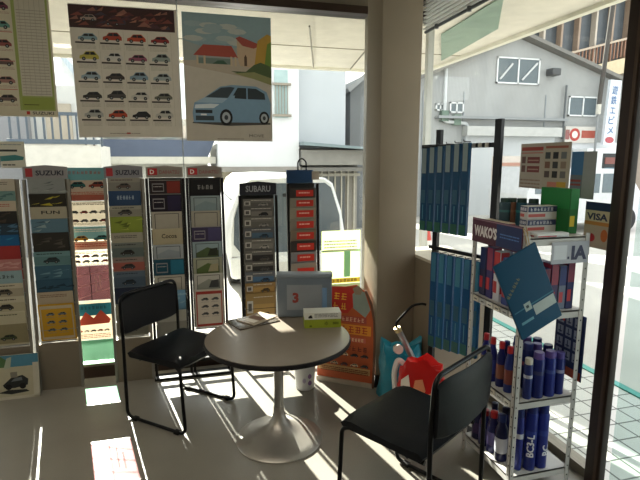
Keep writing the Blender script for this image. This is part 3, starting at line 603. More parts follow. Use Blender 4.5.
# orange standing sign by the pillar
sg = empty('standing_sign', (.85, 3.262, 0), math.atan2(3.02 - 3.262, 1.19 - .85)); tag(sg, 'orange cut-out standing sign covered in printing, leaning by the pillar', 'sign')
Lw = math.hypot(1.19 - .85, 3.262 - 3.02)
outl = [(0, .03), (Lw, .03), (Lw, .30), (Lw - .01, .48), (Lw - .035, .60), (Lw - .08, .69), (Lw - .14, .73), (Lw - .22, .71), (.06, .70), (.02, .66), (0, .55)]
T6 = Matrix.Rotation(R(-5), 4, 'X')
MB().prism(outl, 0, .006, mat('#b5552c', 'orange_card', .5), T6).build('board', sg)
m = MB(); e = -.001
m.poly([(.0, .56), (.05, .70), (.25, .71), (.28, .60), (.22, .52), (0, .5)], ink('#b82f22'), e, T6)
m.poly([(.26, .56), (.25, .66), (.29, .70), (.34, .68), (.385, .56), (.35, .50)], ink('#8f9a90'), e * 1.5, T6); m.poly([(.25, .70), (.29, .725), (.325, .70), (.31, .66), (.27, .66)], ink('#93806a'), e * 2, T6)
glyphs(m, .06, .61, .05, 3, '#e8b23a', e * 2, .16, T6); glyphs(m, .05, .54, .05, 3, '#e0a23a', e * 2, .17, T6)
m.rect(.14, .36, .455, .50, ink('#a3483c'), e, T6); m.rect(.17, .395, .37, .44, ink('#d98b2c'), e, T6); glyphs(m, .18, .378, .05, 4, '#a8321c', e * 2, .2, T6); glyphs(m, .15, .462, .03, 7, '#e0b090', e * 2, .2, T6); glyphs(m, .21, .32, .024, 6, '#f0d0a0', e * 2, .14, T6); glyphs(m, .02, .25, .035, 9, '#5c2416', e * 2, .36, T6); glyphs(m, .05, .31, .035, 3, '#e8c070', e * 2, .13, T6)
m.rect(.2, .36, .315, .35, ink('#c2604c'), e, T6)
for i in range(5):
    for j in range(2): car_side(m, .03 + i * .075, .14 + j * .075, .06, ['#3a2c2a', '#c9b08c', '#6a2c22', '#e0c8a0', '#2c2c2c'][(i + j) % 5], e * 2)
m.rect(.01, .40, .085, .13, ink('#c9a36a'), e, T6); lines(m, .03, .39, .12, 3, '#7c3a20', .013, .007, e * 2.5); m.build('printing', sg)
MB().box(0, Lw, -.012, .04, 0, .032, mat('#b9ad9e', 'white_strip', .6)).build('foot_strip', sg)
MB().prism([(Lw, .0), (Lw + .012, .0), (Lw + .012, .30), (Lw + .002, .48), (Lw - .022, .60), (Lw - .068, .695), (Lw - .08, .69), (Lw - .035, .6), (Lw - .01, .48), (Lw, .3)], -.004, .012, mat('#6b4a38', 'sign_edge', .5), T6).build('edge_strip', sg)

# ================================================================== BAGS by the pillar
def bag(name, cx, cy, w, d, h, m, lab, rz=0, lean=0, seed=1, parts=()):
    rnd = random.Random(seed); nu, nv = 28, 12; vs = []; fs = []
    for j in range(nv + 1):
        v = j / nv; k = 1 - .12 * v - .02 * math.sin(v * 7)
        for i in range(nu):
            a = 2 * PI * i / nu; ca, sa = math.cos(a), math.sin(a); q = (abs(ca) ** 4 + abs(sa) ** 4) ** -.25
            wr = 1 + .05 * math.sin(5 * a + v * 6 + seed) + .045 * rnd.uniform(-1, 1) * (.3 + v)
            zz = h * v * (1 + .12 * math.sin(2 * a + seed) * v + .05 * math.sin(7 * a + seed) * v)
            vs.append((ca * q * w / 2 * k * wr, sa * q * d / 2 * (1 - .45 * v) * wr, zz))
    for j in range(nv):
        for i in range(nu): fs.append((j * nu + i, j * nu + (i + 1) % nu, (j + 1) * nu + (i + 1) % nu, (j + 1) * nu + i))
    fs.append(tuple(range(nu - 1, -1, -1))); b0 = len(vs); vs.append((0, 0, h * .93)); fs += [(nv * nu + i, nv * nu + (i + 1) % nu, b0) for i in range(nu)]
    return MB().add(vs, fs, m, None, True)
tg = empty('teal_bag', (1.335, 2.86, 0), R(-4)); tag(tg, 'teal plastic bag standing against the pillar behind the red bag', 'bag')
bag('', 0, 0, .30, .24, .37, mat('#1f7f96', 'teal_plastic', .35, 0, 14, .14, .4), '', seed=2).build('body', tg)
MB().tube(fillet([(-.1, 0, .32), (-.06, -.02, .40), (.0, -.03, .385), (.06, 0, .33)], .04), .012, mat('#2a8ba0', 'teal_plastic', .35), 8).build('handle', tg)
rg = empty('red_bag', (1.335, 2.56, 0), R(-30)); tag(rg, 'bright red bag with white figure print lying against the teal bag', 'bag')
bag('', 0, 0, .29, .17, .36, mat('#c01c1a', 'red_plastic', .3, 0, 14, .1, .4), '', seed=5).build('body', rg)
m = MB()
def bagy(x, z, w=.29, d=.17, h=.36): return -(d / 2) * (1 - .45 * z / h) * max(.05, 1 - (abs(x) / (w / 2)) ** 4) ** .25 - .012
for k, (pts, c) in enumerate((([(-.12, .16), (-.08, .12), (-.06, .22), (-.075, .31), (-.12, .27)], '#e9e0d4'), ([(-.05, .19), (.0, .17), (.03, .22), (.01, .29), (-.035, .28)], '#e3926a'), ([(.04, .16), (.09, .17), (.08, .22), (.04, .20)], '#e8b48c'), ([(-.03, .12), (.02, .11), (.03, .15), (-.02, .16)], '#ead8c8'))):
    m.add([(x, bagy(x, z) - .001 * k, z) for x, z in pts], [tuple(range(len(pts)))], mat(c, 'print', .5))
m.build('print', rg)
# a white plastic-bag lump with straps, and the silver tube with bent black handle
wb = MB(); wb.tube(fillet([(1.21, 2.66, .12), (1.20, 2.67, .28), (1.225, 2.67, .36), (1.26, 2.66, .33)], .05), .018, mat('#e6e4e0', 'white_plastic', .4), 10)
tag(wb.build('white_strap', None), 'white looped strap hanging between the teal and red bags', 'strap')
cn = empty('bent_handle_stick', (1.42, 2.715, .0)); tag(cn, 'silver tube with bent black handle standing in the teal and red bags', 'stick')
MB().tube([(-.045, .0, .28), (-.165, .02, .52)], .020, mat('#8f9092', 'grey_tube', .35, .5), 14).build('tube', cn)
MB().tube([(-.165, .02, .515), (-.178, .022, .542)], .023, mat('#c9b98a', 'brass_ring', .4, .6), 14).build('collar', cn)
MB().tube(fillet([(-.178, .022, .535), (-.185, .022, .575), (-.085, .0, .69), (-.02, -.01, .697), (.0, -.02, .692)], .03), .008, BLACKM, 10).build('handle', cn)
MB().lathe([(0, -.02), (.03, -.015), (.03, .015), (0, .02)], mat('#d0c8c0', 'white_plastic', .4), 16, Matrix.Translation((-.18, -.01, .41)) @ Matrix.Rotation(R(80), 4, 'X')).build('knob', cn)
MB().tube([(-.05, .0, .27), (.0, -.02, .32)], .017, mat('#17171a', 'black_grip', .5), 10).build('grip', cn)
st = MB(); st.tube(fillet([(1.44, 2.44, .0), (1.44, 2.44, .26), (1.455, 2.39, .345), (1.50, 2.25, .41)], .06), .0085, BLACKM, 10)
tag(st.build('black_tube', None), 'bent black metal tube rising between the red bag and the white shelf', 'tube')

# ================================================================== HANGING BLUE PACKS on a black stand
ax = Vector((1.575 - 1.45, 2.26 - 2.66, 0)).normalized(); ang = math.atan2(ax.y, ax.x)
hs = empty('display_stand', (1.45, 2.66, 0), ang); tag(hs, 'black two-post stand with pegs beside the pillar, hung with blue packs', 'stand')
D = math.hypot(.125, .40)
MB().box(-.018, .018, -.012, .012, 0, 1.775, BLACKM).build('post', hs)
MB().box(D - .02, D + .02, -.012, .012, 0, 1.81, BLACKM).build('post', hs)
m = MB(); m.box(-.14, D, -.008, .008, 1.665, 1.69, BLACKM); m.build('top_rail', hs)
m = MB(); m.box(-.05, D, -.008, .008, 1.055, 1.075, BLACKM); m.build('lower_rail', hs)
for i in range(4): MB().box(D * .5 + i * .045, D * .5 + i * .045 + .02, -.016, -.008, 1.667, 1.689, mat('#c9c9c4', 'price_tag', .6)).build('price_tag', hs)
MB().box(-.04, D + .04, -.025, .025, 0, .02, BLACKM).build('base_bar', hs)
packm = {}
def pack(pz, u, h, w, topc, mid, low, lab, grp):
    pk = MB(); pk.rbox(-w / 2, w / 2, -.011, .011, -h, 0, mat(mid, 'blue_card', .4), .002, 1)
    pk.rect(-w / 2 + .008, w / 2 - .008, -h * .30, -.002, ink(topc), -.0115); pk.rect(-w / 2 + .002, w / 2 - .002, -h + .002, -h * .88, ink(low), -.0115); pk.rect(-w / 2 + .008, w / 2 - .008, -h * .66, -h * .5, ink('#24566f'), -.0118)
    pk.rect(-.003, .003, -h * .86, -h * .68, ink('#4a88a0'), -.0118)
    pt = Vector((1.45, 2.66, pz)) + ax * u; nrm = Vector((ax.y, -ax.x, 0)); pt = pt + nrm * (-.0) + Vector((math.sin(ang), -math.cos(ang), 0)) * .035
    o = pk.build('wiper_pack', None, pt, ang); tag(o, lab, 'package', grp)
    lx = u; MB().tube([(lx, -.008, pz + .006), (lx, -.06, pz + .006), (lx, -.065, pz + .016)], .003, BLACKM, 6).build('peg', hs)
order = ['nearest the pillar', 'second from the pillar', 'third from the pillar', 'fourth from the pillar', 'fifth from the pillar', 'farthest from the pillar']
for i in range(6):
    pack(1.668 + .005 * i, -.075 + i * .063, .50 + .004 * i, .050, '#7f9294', '#1a4668', '#1f5c4a', f'long narrow blue and grey pack in the upper hanging row, {order[i]}', 'blue packs in the upper row')
for i in range(6):
    pack(1.045, .035 + i * .064, .60 - .008 * i, .052, '#3a7c98' if i % 2 else '#2f6f8f', '#1f5c8a' if i % 2 else '#174a78', '#1a5c5a', f'long blue pack in the lower hanging row, {order[i]}', 'blue packs in the lower row')

# ================================================================== WHITE SHELF UNIT with products
SX0, SX1, SY0, SY1 = 1.42, 1.765, 1.80, 2.21
sh = empty('shelf_unit', ((SX0 + SX1) / 2, (SY0 + SY1) / 2, 0)); tag(sh, 'white perforated steel shelf unit packed with blue cans and boxes, beside the door post', 'shelf')
w, d = (SX1 - SX0) / 2, (SY1 - SY0) / 2; HOLE = mat('#2a2a2c', 'hole', .8)
for sx in (-1, 1):
    for sy in (-1, 1):
        m = MB(); x, y = sx * w, sy * d
        m.box(min(x, x - sx * .024), max(x, x - sx * .024), min(y, y - sy * .003), max(y, y - sy * .003), 0, 1.27, WHITEM); m.box(min(x, x - sx * .003), max(x, x - sx * .003), min(y, y - sy * .024), max(y, y - sy * .024), 0, 1.27, WHITEM)
        if sy < 0:
            for k in range(24): m.box(x - sx * .012 - .003, x - sx * .012 + .003, y - .0006, y, .05 + k * .05, .057 + k * .05, HOLE)
        if sx < 0:
            for k in range(24): m.box(x - .0006, x, y - sy * .012 - .003, y - sy * .012 + .003, .05 + k * .05, .057 + k * .05, HOLE)
        m.build('post', sh)
for zz in (.095, .475, .905, 1.255):
    m = MB(); m.box(-w + .003, w - .003, -d + .003, d - .003, zz - .006, zz, WHITEM)
    for a in ((-w + .003, w - .003, -d + .003, -d + .006), (-w + .003, w - .003, d - .006, d - .003), (-w + .003, -w + .006, -d + .003, d - .003), (w - .006, w - .003, -d + .003, d - .003)): m.box(*a, zz - .035, zz, WHITEM)
    m.build('shelf', sh)
def price_strip(z):
    m = MB()
    for i in range(6): m.box(-w - .003, -w, -d + .03 + i * .06, -d + .075 + i * .06, z - .032, z - .004, mat(('#d9d8d2', '#c2c4c4', '#cfcabc')[i % 3], 'price_card', .6)); m.box(-w - .0035, -w - .003, -d + .04 + i * .06, -d + .065 + i * .06, z - .022, z - .016, mat('#5a5c60', 'price_ink', .6))
    m.build('price_strip', sh)
price_strip(.905); price_strip(.475)
# header board on the side facing the room
hb = empty('header_board', (SX0 - .006, (SY0 + SY1) / 2, 1.185), R(-90)); tag(hb, 'maroon to blue header board with white brand lettering on the shelf unit', 'sign')
m = MB(); m.box(-.205, .19, 0, .004, 0, .122, mat('#4c1a34', 'header_maroon', .45)); m.box(-.0, .186, -.0004, 0, .006, .112, mat('#1c2c5c', 'header_blue', .45)); m.rect(-.2, .186, .113, .119, ink('#8c6a78'), -.001); m.build('board', hb)
m = MB(); m.text("WAKO'S", -.185, .036, .05, ink('#dcd6d8'), -.0012, w=.19, bold=.05); lines(m, .03, .17, .07, 2, '#4f78b4', .014, .006, -.0012); m.build('lettering', hb)

def can(x, y, z, h, r, body, band, cap, lab, grp, txt=None, kind='spray_can', face=-PI / 2):
    x -= .028; c = empty(kind, (x, y, z + .0005)); tag(c, lab, 'can' if kind == 'spray_can' else 'bottle', grp)
    bm_ = mat(body, 'can_paint', .3, .1)
    if kind == 'spray_can':
        MB().lathe([(0, 0), (r * .93, 0), (r, .004), (r, h * .84), (r * .9, h * .86), (0, h * .86)], bm_, 24).build('body', c)
        MB().lathe([(r * 1.008, h * .52), (r * 1.008, h * .60)], mat(band, 'can_band', .4), 24).build('band', c)
        MB().lathe([(0, h * .85), (r * .86, h * .85), (r * .86, h * .97), (r * .78, h), (0, h)], mat(cap, 'cap', .4), 24).build('cap', c)
    else:
        MB().lathe([(0, 0), (r * .95, 0), (r, .005), (r, h * .62), (r * .9, h * .68), (r * .58, h * .78), (r * .55, h * .86), (0, h * .86)], bm_, 22).build('body', c)
        MB().lathe([(r * 1.01, h * .18), (r * 1.01, h * .50)], mat(band, 'bottle_band', .4), 22).build('label_band', c)
        MB().lathe([(0, h * .84), (r * .62, h * .84), (r * .60, h * .98), (0, h)], mat(cap, 'cap', .4), 18).build('cap', c)
    if txt:
        vs, fs = text_mesh(txt, .03); k = .046; m = MB(); out = []
        bt = bmesh.new(); bvs = [bt.verts.new(v) for v in vs]
        for f_ in fs: bt.faces.new([bvs[q] for q in f_])
        bmesh.ops.triangulate(bt, faces=bt.faces[:])
        for _ in range(3): bmesh.ops.subdivide_edges(bt, edges=[e for e in bt.edges if e.calc_length() > .12], cuts=1, use_grid_fill=False)
        bmesh.ops.triangulate(bt, faces=bt.faces[:]); bt.verts.index_update()
        vs = [tuple(v.co) for v in bt.verts]; fs = [tuple(v.index for v in f_.verts) for f_ in bt.faces]; bt.free()
        for (u, v, _q) in vs:      # wraps round the can, reading upwards
            a = face + (-(v * k - .014)) / r * 1.0
            out.append((math.cos(a) * (r + .0012), math.sin(a) * (r + .0012), .03 + h * .12 + u * k))
        m.add(out, fs, mat('#d9dce6', 'lettering', .5)); m.build('lettering', c)
    return c
BL = '#1c2a78'
# bottom shelf
fa = -2.12
can(1.590, 1.845, .095, .345, .029, BL, '#26388c', '#1a2668', 'tall blue can with white upright lettering, bottom shelf front', 'tall blue cans on the bottom shelf', 'BC3-L', face=fa)
can(1.655, 1.845, .095, .335, .029, '#1f2d80', '#2a3c90', '#1c2a70', 'tall blue can right of the one with lettering on the bottom shelf', 'tall blue cans on the bottom shelf', 'BC', face=fa + .75)
can(1.532, 1.855, .095, .32, .020, '#2a3480', '#c9ccd6', '#20306c', 'slim blue and white can tucked beside the front post, bottom shelf', 'tall blue cans on the bottom shelf')
for i, (x, y, h) in enumerate(((1.50, 2.15, .20), (1.50, 2.085, .21), (1.505, 2.02, .235), (1.50, 1.945, .26), (1.58, 2.12, .22), (1.58, 2.03, .24))):
    can(x, y, .095, h * .95, .031 if i < 4 else .028, ('#1c1c40', '#20245a', '#1e2050', '#181c44', '#1a2058', '#22285e')[i], ('#3a2a50', '#4a4a7c', '#58507c', '#c9ccd8', '#33386c', '#2a3060')[i], ('#8c1f28', '#8c1f28', '#a8242a', '#1c2a60', '#1a1e3c', '#1a1e3c')[i],
        f'dark navy squat bottle on the bottom shelf, {("rearmost by the room", "second from rear", "third from rear", "nearest the front post", "inner one at back", "inner middle one")[i]}', 'navy bottles on the bottom shelf', kind='bottle')
# middle shelf
for i, (x, y) in enumerate(((1.495, 2.11), (1.495, 2.05), (1.50, 1.985), (1.50, 1.92), (1.555, 2.02), (1.555, 1.95))):
    can(x, y, .475, .235 if i < 4 else .22, .023, ('#1e2470', '#23286e', '#1a2058', '#23306e', '#1c2660', '#262c6e')[i], ('#6a5a4a', '#35408c', '#7a4a3c', '#7a4038', '#40488c', '#5c4a5c')[i], '#a82a30' if i < 4 else '#1c2460',
        f'blue bottle with {"red" if i < 4 else "dark"} cap on the middle shelf, {("rearmost", "second from rear", "third from rear", "nearest front post", "inner rear one", "inner front one")[i]}', 'red capped bottles on the middle shelf', kind='bottle')
for i, (x, h, c) in enumerate(((1.545, .20, '#c9c6bc'), (1.60, .225, '#23307c'), (1.665, .225, '#26348a'))):
    can(x, 1.84, .475, h, .021 if i == 0 else .028, ('#24306c', '#1a2668', '#1c2a78')[i], ('#b0b4c2', '#3a3f66', '#3a4a8c')[i], '#5a4a8c' if i else c, ('slim white capped can by the front post, middle shelf', 'wide blue spray can in the middle of the front of the middle shelf', 'blue spray can farthest right on the middle shelf front')[i], 'cans at the front of the middle shelf')
pos = ('behind the front cans, left', 'behind the front cans, middle', 'behind the front cans, right', 'deep at the left', 'deep in the middle', 'deep at the right')
for i, (x, y) in enumerate(((1.61, 1.93), (1.665, 1.935), (1.725, 1.93), (1.62, 2.02), (1.68, 2.03), (1.735, 2.02))):
    can(x, y, .475, .235 - .01 * (i % 3), .026, ('#1d2a66', '#222f74', '#1a2560', '#28346e', '#1f2b6a', '#1b2558')[i], ('#8c4a5c', '#4a5aa0', '#8c92a8', '#5a3a66', '#7c3c4c', '#3c4c8c')[i], ('#2c3878', '#5a4a8c', '#1c2460')[i % 3], 'blue can on the middle shelf, ' + pos[i], 'blue cans deeper on the middle shelf')
    if i < 5: can(x + (.0 if i < 3 else .01), y + .01, .095, .30 - .012 * (i % 3), .027, ('#1b2560', '#202c70', '#182258', '#242f68', '#1d2866')[i], ('#3c4c90', '#6a7098', '#32407c', '#4a3a6c', '#39488c')[i], '#161e50', 'tall dark blue can on the bottom shelf, ' + pos[i], 'dark blue cans deeper on the bottom shelf')
can(1.725, 1.845, .475, .21, .024, '#202c72', '#8c92b0', '#4c4488', 'short blue can at the far right end of the middle shelf front', 'cans at the front of the middle shelf')
def carton(x, y, z, w_, d_, h_, base, c2, lab, grp=None, rz=0, txt=None, c3='#b8323a', tc='#dfe2ea'):
    x -= .028; t = empty('carton', (x, y, z + .0005), R(rz)); tag(t, lab, 'box', grp)
    MB().rbox(-w_ / 2, w_ / 2, -d_ / 2, d_ / 2, 0, h_, mat(base, 'carton_card', .5), .0015, 1).build('body', t)
    for rr, L_ in ((0, w_), (-90, d_)):
        off = d_ / 2 if rr == 0 else w_ / 2; M = Matrix.Rotation(R(rr), 4, 'Z') @ Matrix.Translation((0, -off, 0)); m = MB()
        m.rect(-L_ / 2 + .002, L_ / 2 - .002, h_ * .55, h_ - .002, ink(c2), -.001, M); m.rect(-L_ / 2 + .004, L_ * .1, h_ * .16, h_ * .40, ink(c3), -.001, M)
        if txt: glyphs(m, -L_ * .42, h_ * .62, h_ * .26, txt, tc, -.0016, L_ * .8, M)
        m.build('printing', t)
    return t
# upper shelf
G = 'cartons on the upper shelf'
for i, (y, h, a, b_) in enumerate(((2.15, .25, '#2a2c50', '#1a2a60'), (2.09, .26, '#35306a', '#8c3a5a'), (2.03, .25, '#c9ccd6', '#b8323a'), (1.96, .23, '#3a4a8c', '#2a3a7c'), (1.89, .22, '#26346e', '#4a5a9c'))):
    carton(1.50, y, .905, .05, .05, h, a, b_, f'narrow upright carton on the upper shelf, {("rearmost dark one", "purple one second from the rear", "white one with red block", "blue one fourth from the rear", "navy one nearest the front post")[i]}', G)
for i, (x, h, a, b_) in enumerate(((1.60, .20, '#28305c', '#6a2c44'), (1.645, .22, '#42305c', '#8c3048'), (1.69, .21, '#6a7288', '#23306c'), (1.735, .235, '#232c60', '#7c3048'))):
    carton(x, 1.86, .905, .04, .06, h, a, b_, f'small blue and red tube carton at the front of the upper shelf, {("leftmost", "purple one", "grey one", "rightmost and tallest")[i]}', 'tube cartons at the front of the upper shelf')
for i, (x, y, h, a, b_) in enumerate(((1.57, 2.13, .22, '#262e60', '#7c2f4a'), (1.63, 2.13, .24, '#303a78', '#c2c6d2'), (1.69, 2.13, .21, '#4a3468', '#a83a48'), (1.58, 2.0, .21, '#2c3670', '#5a6aa8'), (1.645, 2.0, .22, '#c0c2cc', '#a8343c'), (1.71, 2.0, .20, '#232c5c', '#8c3a54'))):
    carton(x, y, .905, .05, .07, h, a, b_, ('navy carton with wine top, upper shelf rear left', 'blue carton with pale top, upper shelf rear middle', 'purple carton with red top, upper shelf rear right', 'blue carton with light blue top, upper shelf centre left', 'pale carton with red top, upper shelf centre', 'navy carton with rose top, upper shelf centre right')[i], 'cartons deeper on the upper shelf')
# on top of the unit
for i, y in enumerate((2.175, 2.115, 2.055, 1.995)):
    can((1.60, 1.64, 1.67, 1.70)[i], (2.17, 2.17, 2.13, 2.08)[i], 1.255, .15, .028, ('#3f5560', '#7a5544', '#2f5a6c', '#33465c')[i], ('#4c7c80', '#8a6450', '#3a8a8c', '#46607c')[i], '#1d3a34', f'small dark can on top of the shelf unit, {("rearmost", "brownish one second from the rear", "teal one third from the rear", "foremost")[i]}', 'dark cans on top of the shelf unit')
for i, z in enumerate((1.255, 1.319)):
    carton(1.655, 1.985, z, .165, .055, .062, '#cfcdca', '#3a4468', ('flat white and navy carton lying on top of the shelf unit, lower of two', 'flat white and navy carton lying on top of the shelf unit, upper of two')[i], 'flat cartons on top of the shelf unit', 0, 7, '#c2605c')
carton(1.497, 2.08, 1.255, .06, .20, .045, '#b9ac98', '#8c4a4c', 'long beige carton lying along the room side edge on top of the shelf unit')
carton(1.765, 1.98, 1.255, .05, .20, .21, '#1f6a34', '#1c7a3a', 'bright green carton with yellow mark on top of the shelf unit', None, 0, None, '#d9c23a')
carton(1.60, 1.835, 1.255, .17, .05, .018, '#cfd2d6', '#e0e0de', 'thin pale carton at the front edge on top of the shelf unit')
# white panel with letters leaning behind upper shelf, dark blue lettered panel below
m = MB(); m.box(0, .20, 0, .004, 0, .10, mat('#a9abb6', 'panel_white', .5)); m.rect(.01, .08, .02, .085, ink('#c9ccd4'), -.001); m.rect(.085, .095, .02, .032, ink('#23244a'), -.001); m.text('IA', .105, .02, .06, ink('#1e2048'), -.001, w=.085, bold=.05)
tag(m.build('panel_sign', None, (1.555, 1.80 - .008, 1.135)), 'pale sign panel with dark letters on the front edge above the upper shelf', 'sign')
m = MB(); m.box(0, .19, 0, .004, 0, .33, mat('#1d2c58', 'panel_navy', .5))
for r_ in range(4):
    for c_ in range(3):
        x, z = .015 + c_ * .055, .08 + r_ * .06; m.rect(x, x + .04, z, z + .045, ink('#8f9ab4'), -.001); m.rect(x + .008, x + .032, z + .01, z + .016, ink('#1d2c58'), -.0014); m.rect(x + .016, x + .022, z + .004, z + .04, ink('#1d2c58'), -.0015)
m.rect(0, .185, 0, .045, ink('#a8482c'), -.001); m.rect(.0, .06, .27, .315, ink('#b8322a'), -.0012)
tag(m.build('panel_sign', None, (1.795, 2.0, .53), R(-90)), 'navy sheet of white squares with orange bottom strip, right of the shelf unit', 'sign')

# teal catalogue hanging from a string at the front post
ct = empty('catalogue', (1.405, 1.765, 1.248), rot=(0, R(-26.5), 0)); tag(ct, 'teal blue catalogue hanging askew on a string at the front corner of the shelf unit', 'catalogue')
m = MB(); m.rbox(-.215 + .02, .03, -.006, .006, -.40, -.015, mat('#0f4564', 'teal_cover', .4), .002, 1); m.build('cover', ct)
m = MB(); m.rect(-.09, .025, -.325, -.275, ink('#a8b4b4'), -.0068); m.rect(-.13, -.095, -.285, -.245, ink('#9fb0b0'), -.0068); m.rect(-.122, -.108, -.272, -.258, ink('#2a3c44'), -.0072); m.rect(-.17, -.105, -.335, -.322, ink('#5f98ac'), -.0068)
m.rect(-.185, .03, -.268, -.262, ink('#2f7088'), -.0064)
Mx = Matrix.Translation((-.185, 0, -.19)) @ Matrix.Rotation(R(-36), 4, 'Y'); glyphs(m, 0, 0, .018, 6, '#7c7c50', -.0068, .11, Mx); m.build('printing', ct)
MB().tube([(0, 0, -.02), (.03, .022, .055), (.035, .032, .02)], .0022, mat('#b09a70', 'string', .8), 6).build('string', ct)
MB().tube([(-.01, 0, -.02), (.015, .022, .058), (.035, .032, .02)], .0022, mat('#b09a70', 'string', .8), 6).build('string', ct)

# ---- papers on the right glass
def gsheet(y0, y1, z0, z1, base, art, lab, tr=.3, cat='poster'):   # y0 far side, y1 near side
    m = MB(); W_ = y0 - y1; m.box(0, W_, 0, .001, 0, z1 - z0, paper(base, tr)); art(m, W_, z1 - z0)
    return tag(m.build('poster', None, (XB - .006, y0, z0), R(-90)), lab, cat, 'papers on the right hand glass')
def b1(m, w, h):
    m.rect(.01, w * .48, h * .84, h * .92, ink('#a8443c')); m.rect(.01, w * .48, h * .78, h * .8, ink('#b5605a'))
    for i, z in enumerate((.56, .36)): m.rect(w * .04, w * .12, h * z, h * (z + .15), ink('#6a4a48')); m.rect(w * .16, w * .42, h * z, h * (z + .14), ink('#7c3c3c')); m.rect(w * .18, w * .4, h * (z + .05), h * (z + .08), ink('#b08a80'), -.001)
    m.rect(w * .5, w, 0, h, ink('#b0a898'), -.0007); m.rect(w * .53, w * .95, h * .88, h * .93, ink('#9a5a4a'), -.001)
    for r_ in range(3):
        for c_ in range(3): m.rect(w * (.53 + c_ * .15), w * (.63 + c_ * .15), h * (.66 - r_ * .2), h * (.8 - r_ * .2), ink(('#3c4448', '#26282c', '#6a7074', '#7c5a4c', '#3a3a3c', '#8c7c6c', '#5a4c48', '#2a2a2c', '#6c6a68')[r_ * 3 + c_]), -.0011)
    m.rect(w * .6, w * .8, h * .05, h * .17, ink('#c27a6a'), -.001); m.rect(w * .78, w * .95, h * .05, h * .18, ink('#c2993a'), -.0012); lines(m, .01, w * .45, h * .2, 3, '#8f7a70', .02, .008)
gsheet(2.47, 2.08, 1.44, 1.69, '#b5ada2', b1, 'product sheet with red print and small photos on the glass above the shelf unit')
def b2(m, w, h):
    m.rect(0, w, h * .5, h, ink('#3c6f9c')); m.rect(w * .5, w, 0, h, ink('#8f9494'), -.0009); m.rect(0, w * .5, 0, h * .5, ink('#66707a'), -.001); m.rect(w * .02, w * .45, h * .35, h * .4, ink('#8c3f3c'), -.0013); m.rect(w * .02, w * .45, h * .27, h * .31, ink('#8c3f3c'), -.0013)
gsheet(2.072, 1.915, 1.41, 1.64, '#7c8890', b2, 'blue and grey faded sheet on the glass right of the product sheet')
def b3(m, w, h):
    m.rect(0, w, h * .82, h, ink('#1c2c54')); m.rect(0, w, h * .58, h * .82, ink('#c2b49a')); m.text('VISA', .012, h * .62, h * .14, ink('#23244a'), -.0012, w=w - .03, bold=.04)
    m.rect(0, w, h * .5, h * .58, ink('#b5783c')); m.poly([(w * .32 + .022 * math.cos(k * PI / 8), h * .22 + .02 * math.sin(k * PI / 8)) for k in range(16)], ink('#a8262a'), -.0012); m.poly([(w * .8 + .02 * math.cos(k * PI / 8), h * .3 + .03 * math.sin(k * PI / 8)) for k in range(16)], ink('#b5602c'), -.0012)
gsheet(1.955, 1.80, 1.18, 1.40, '#a89c8c', b3, 'card payment sticker with red dot on the glass beside the door post', .3, 'sticker')

# ================================================================== OUTSIDE THINGS
def part(name, parent, mb, **k): return mb.build(name, parent, **k)
GZ = -.06
# white car parked end-on outside the poster window
cw = empty('parked_car', (1.19, 6.0, GZ)); tag(cw, 'white small car parked end-on outside behind the low racks', 'car')
WH = mat('#e4e6e6', 'car_paint', .3); bd = MB()
sec = [(-.72, .18), (-.76, .5), (-.765, .74), (-.72, 1.0), (-.60, 1.36), (-.5, 1.43), (0, 1.455), (.5, 1.43), (.60, 1.36), (.72, 1.0), (.765, .74), (.76, .5), (.72, .18)]
def section(y, k, kz): return [(x * k, y, z * kz) for x, z in sec]
vs = []; 
for y, k, kz in ((0, .94, .99), (.06, 1, 1), (2.2, 1, 1.01), (2.9, .97, .94), (3.0, .95, .66), (3.35, .92, .6)): vs += section(y, k, kz)
n = len(sec); fs = [(i * n + k, i * n + (k + 1) % n, (i + 1) * n + (k + 1) % n, (i + 1) * n + k) for i in range(5) for k in range(n)] + [tuple(range(n - 1, -1, -1)), tuple(range(5 * n, 6 * n))]
part('body', cw, MB().add(vs, fs, WH, None, True))
part('rear_window', cw, MB().prism([(-.69, .62), (-.60, .5), (.60, .5), (.69, .62), (.675, .95), (.56, 1.31), (.48, 1.37), (-.48, 1.37), (-.56, 1.31), (-.675, .95)], -.012, .01, mat('#59626a', 'car_glass', .12)))
part('wiper', cw, MB().tube([(-.02, -.02, .56), (.30, -.02, .66)], .008, BLACKM, 6))
part('bumper', cw, MB().rbox(-.74, .74, -.05, .05, .2, .46, WH, .03))
for s in (-1, 1):
    part('tail_lamp', cw, MB().rbox(s * .68 - .04, s * .68 + .04, -.03, .05, .30, .46, mat('#8c2226', 'tail_lamp', .2), .01)); part('side_window', cw, MB().box(s * .672 - .004, s * .672 + .004, .35, 2.3, .9, 1.16, mat('#59626a', 'car_glass', .12)))
    for y in (.55, 2.75): part('wheel', cw, MB().lathe([(0, -.09), (.17, -.09), (.27, -.07), (.28, 0), (.27, .07), (.17, .09), (0, .09)], mat('#1b1b1c', 'tyre', .7), 24, Matrix.Translation((s * .66, y, .28)) @ Matrix.Rotation(R(90), 4, 'Y')))
part('interior_mirror', cw, MB().rbox(-.07, .07, -.018, -.013, 1.20, 1.245, mat('#2c3034', 'mirror', .3), .002))
part('number_plate', cw, MB().box(-.16, .16, -.058, -.05, .26, .38, mat('#d8d6d0', 'plate', .5)))
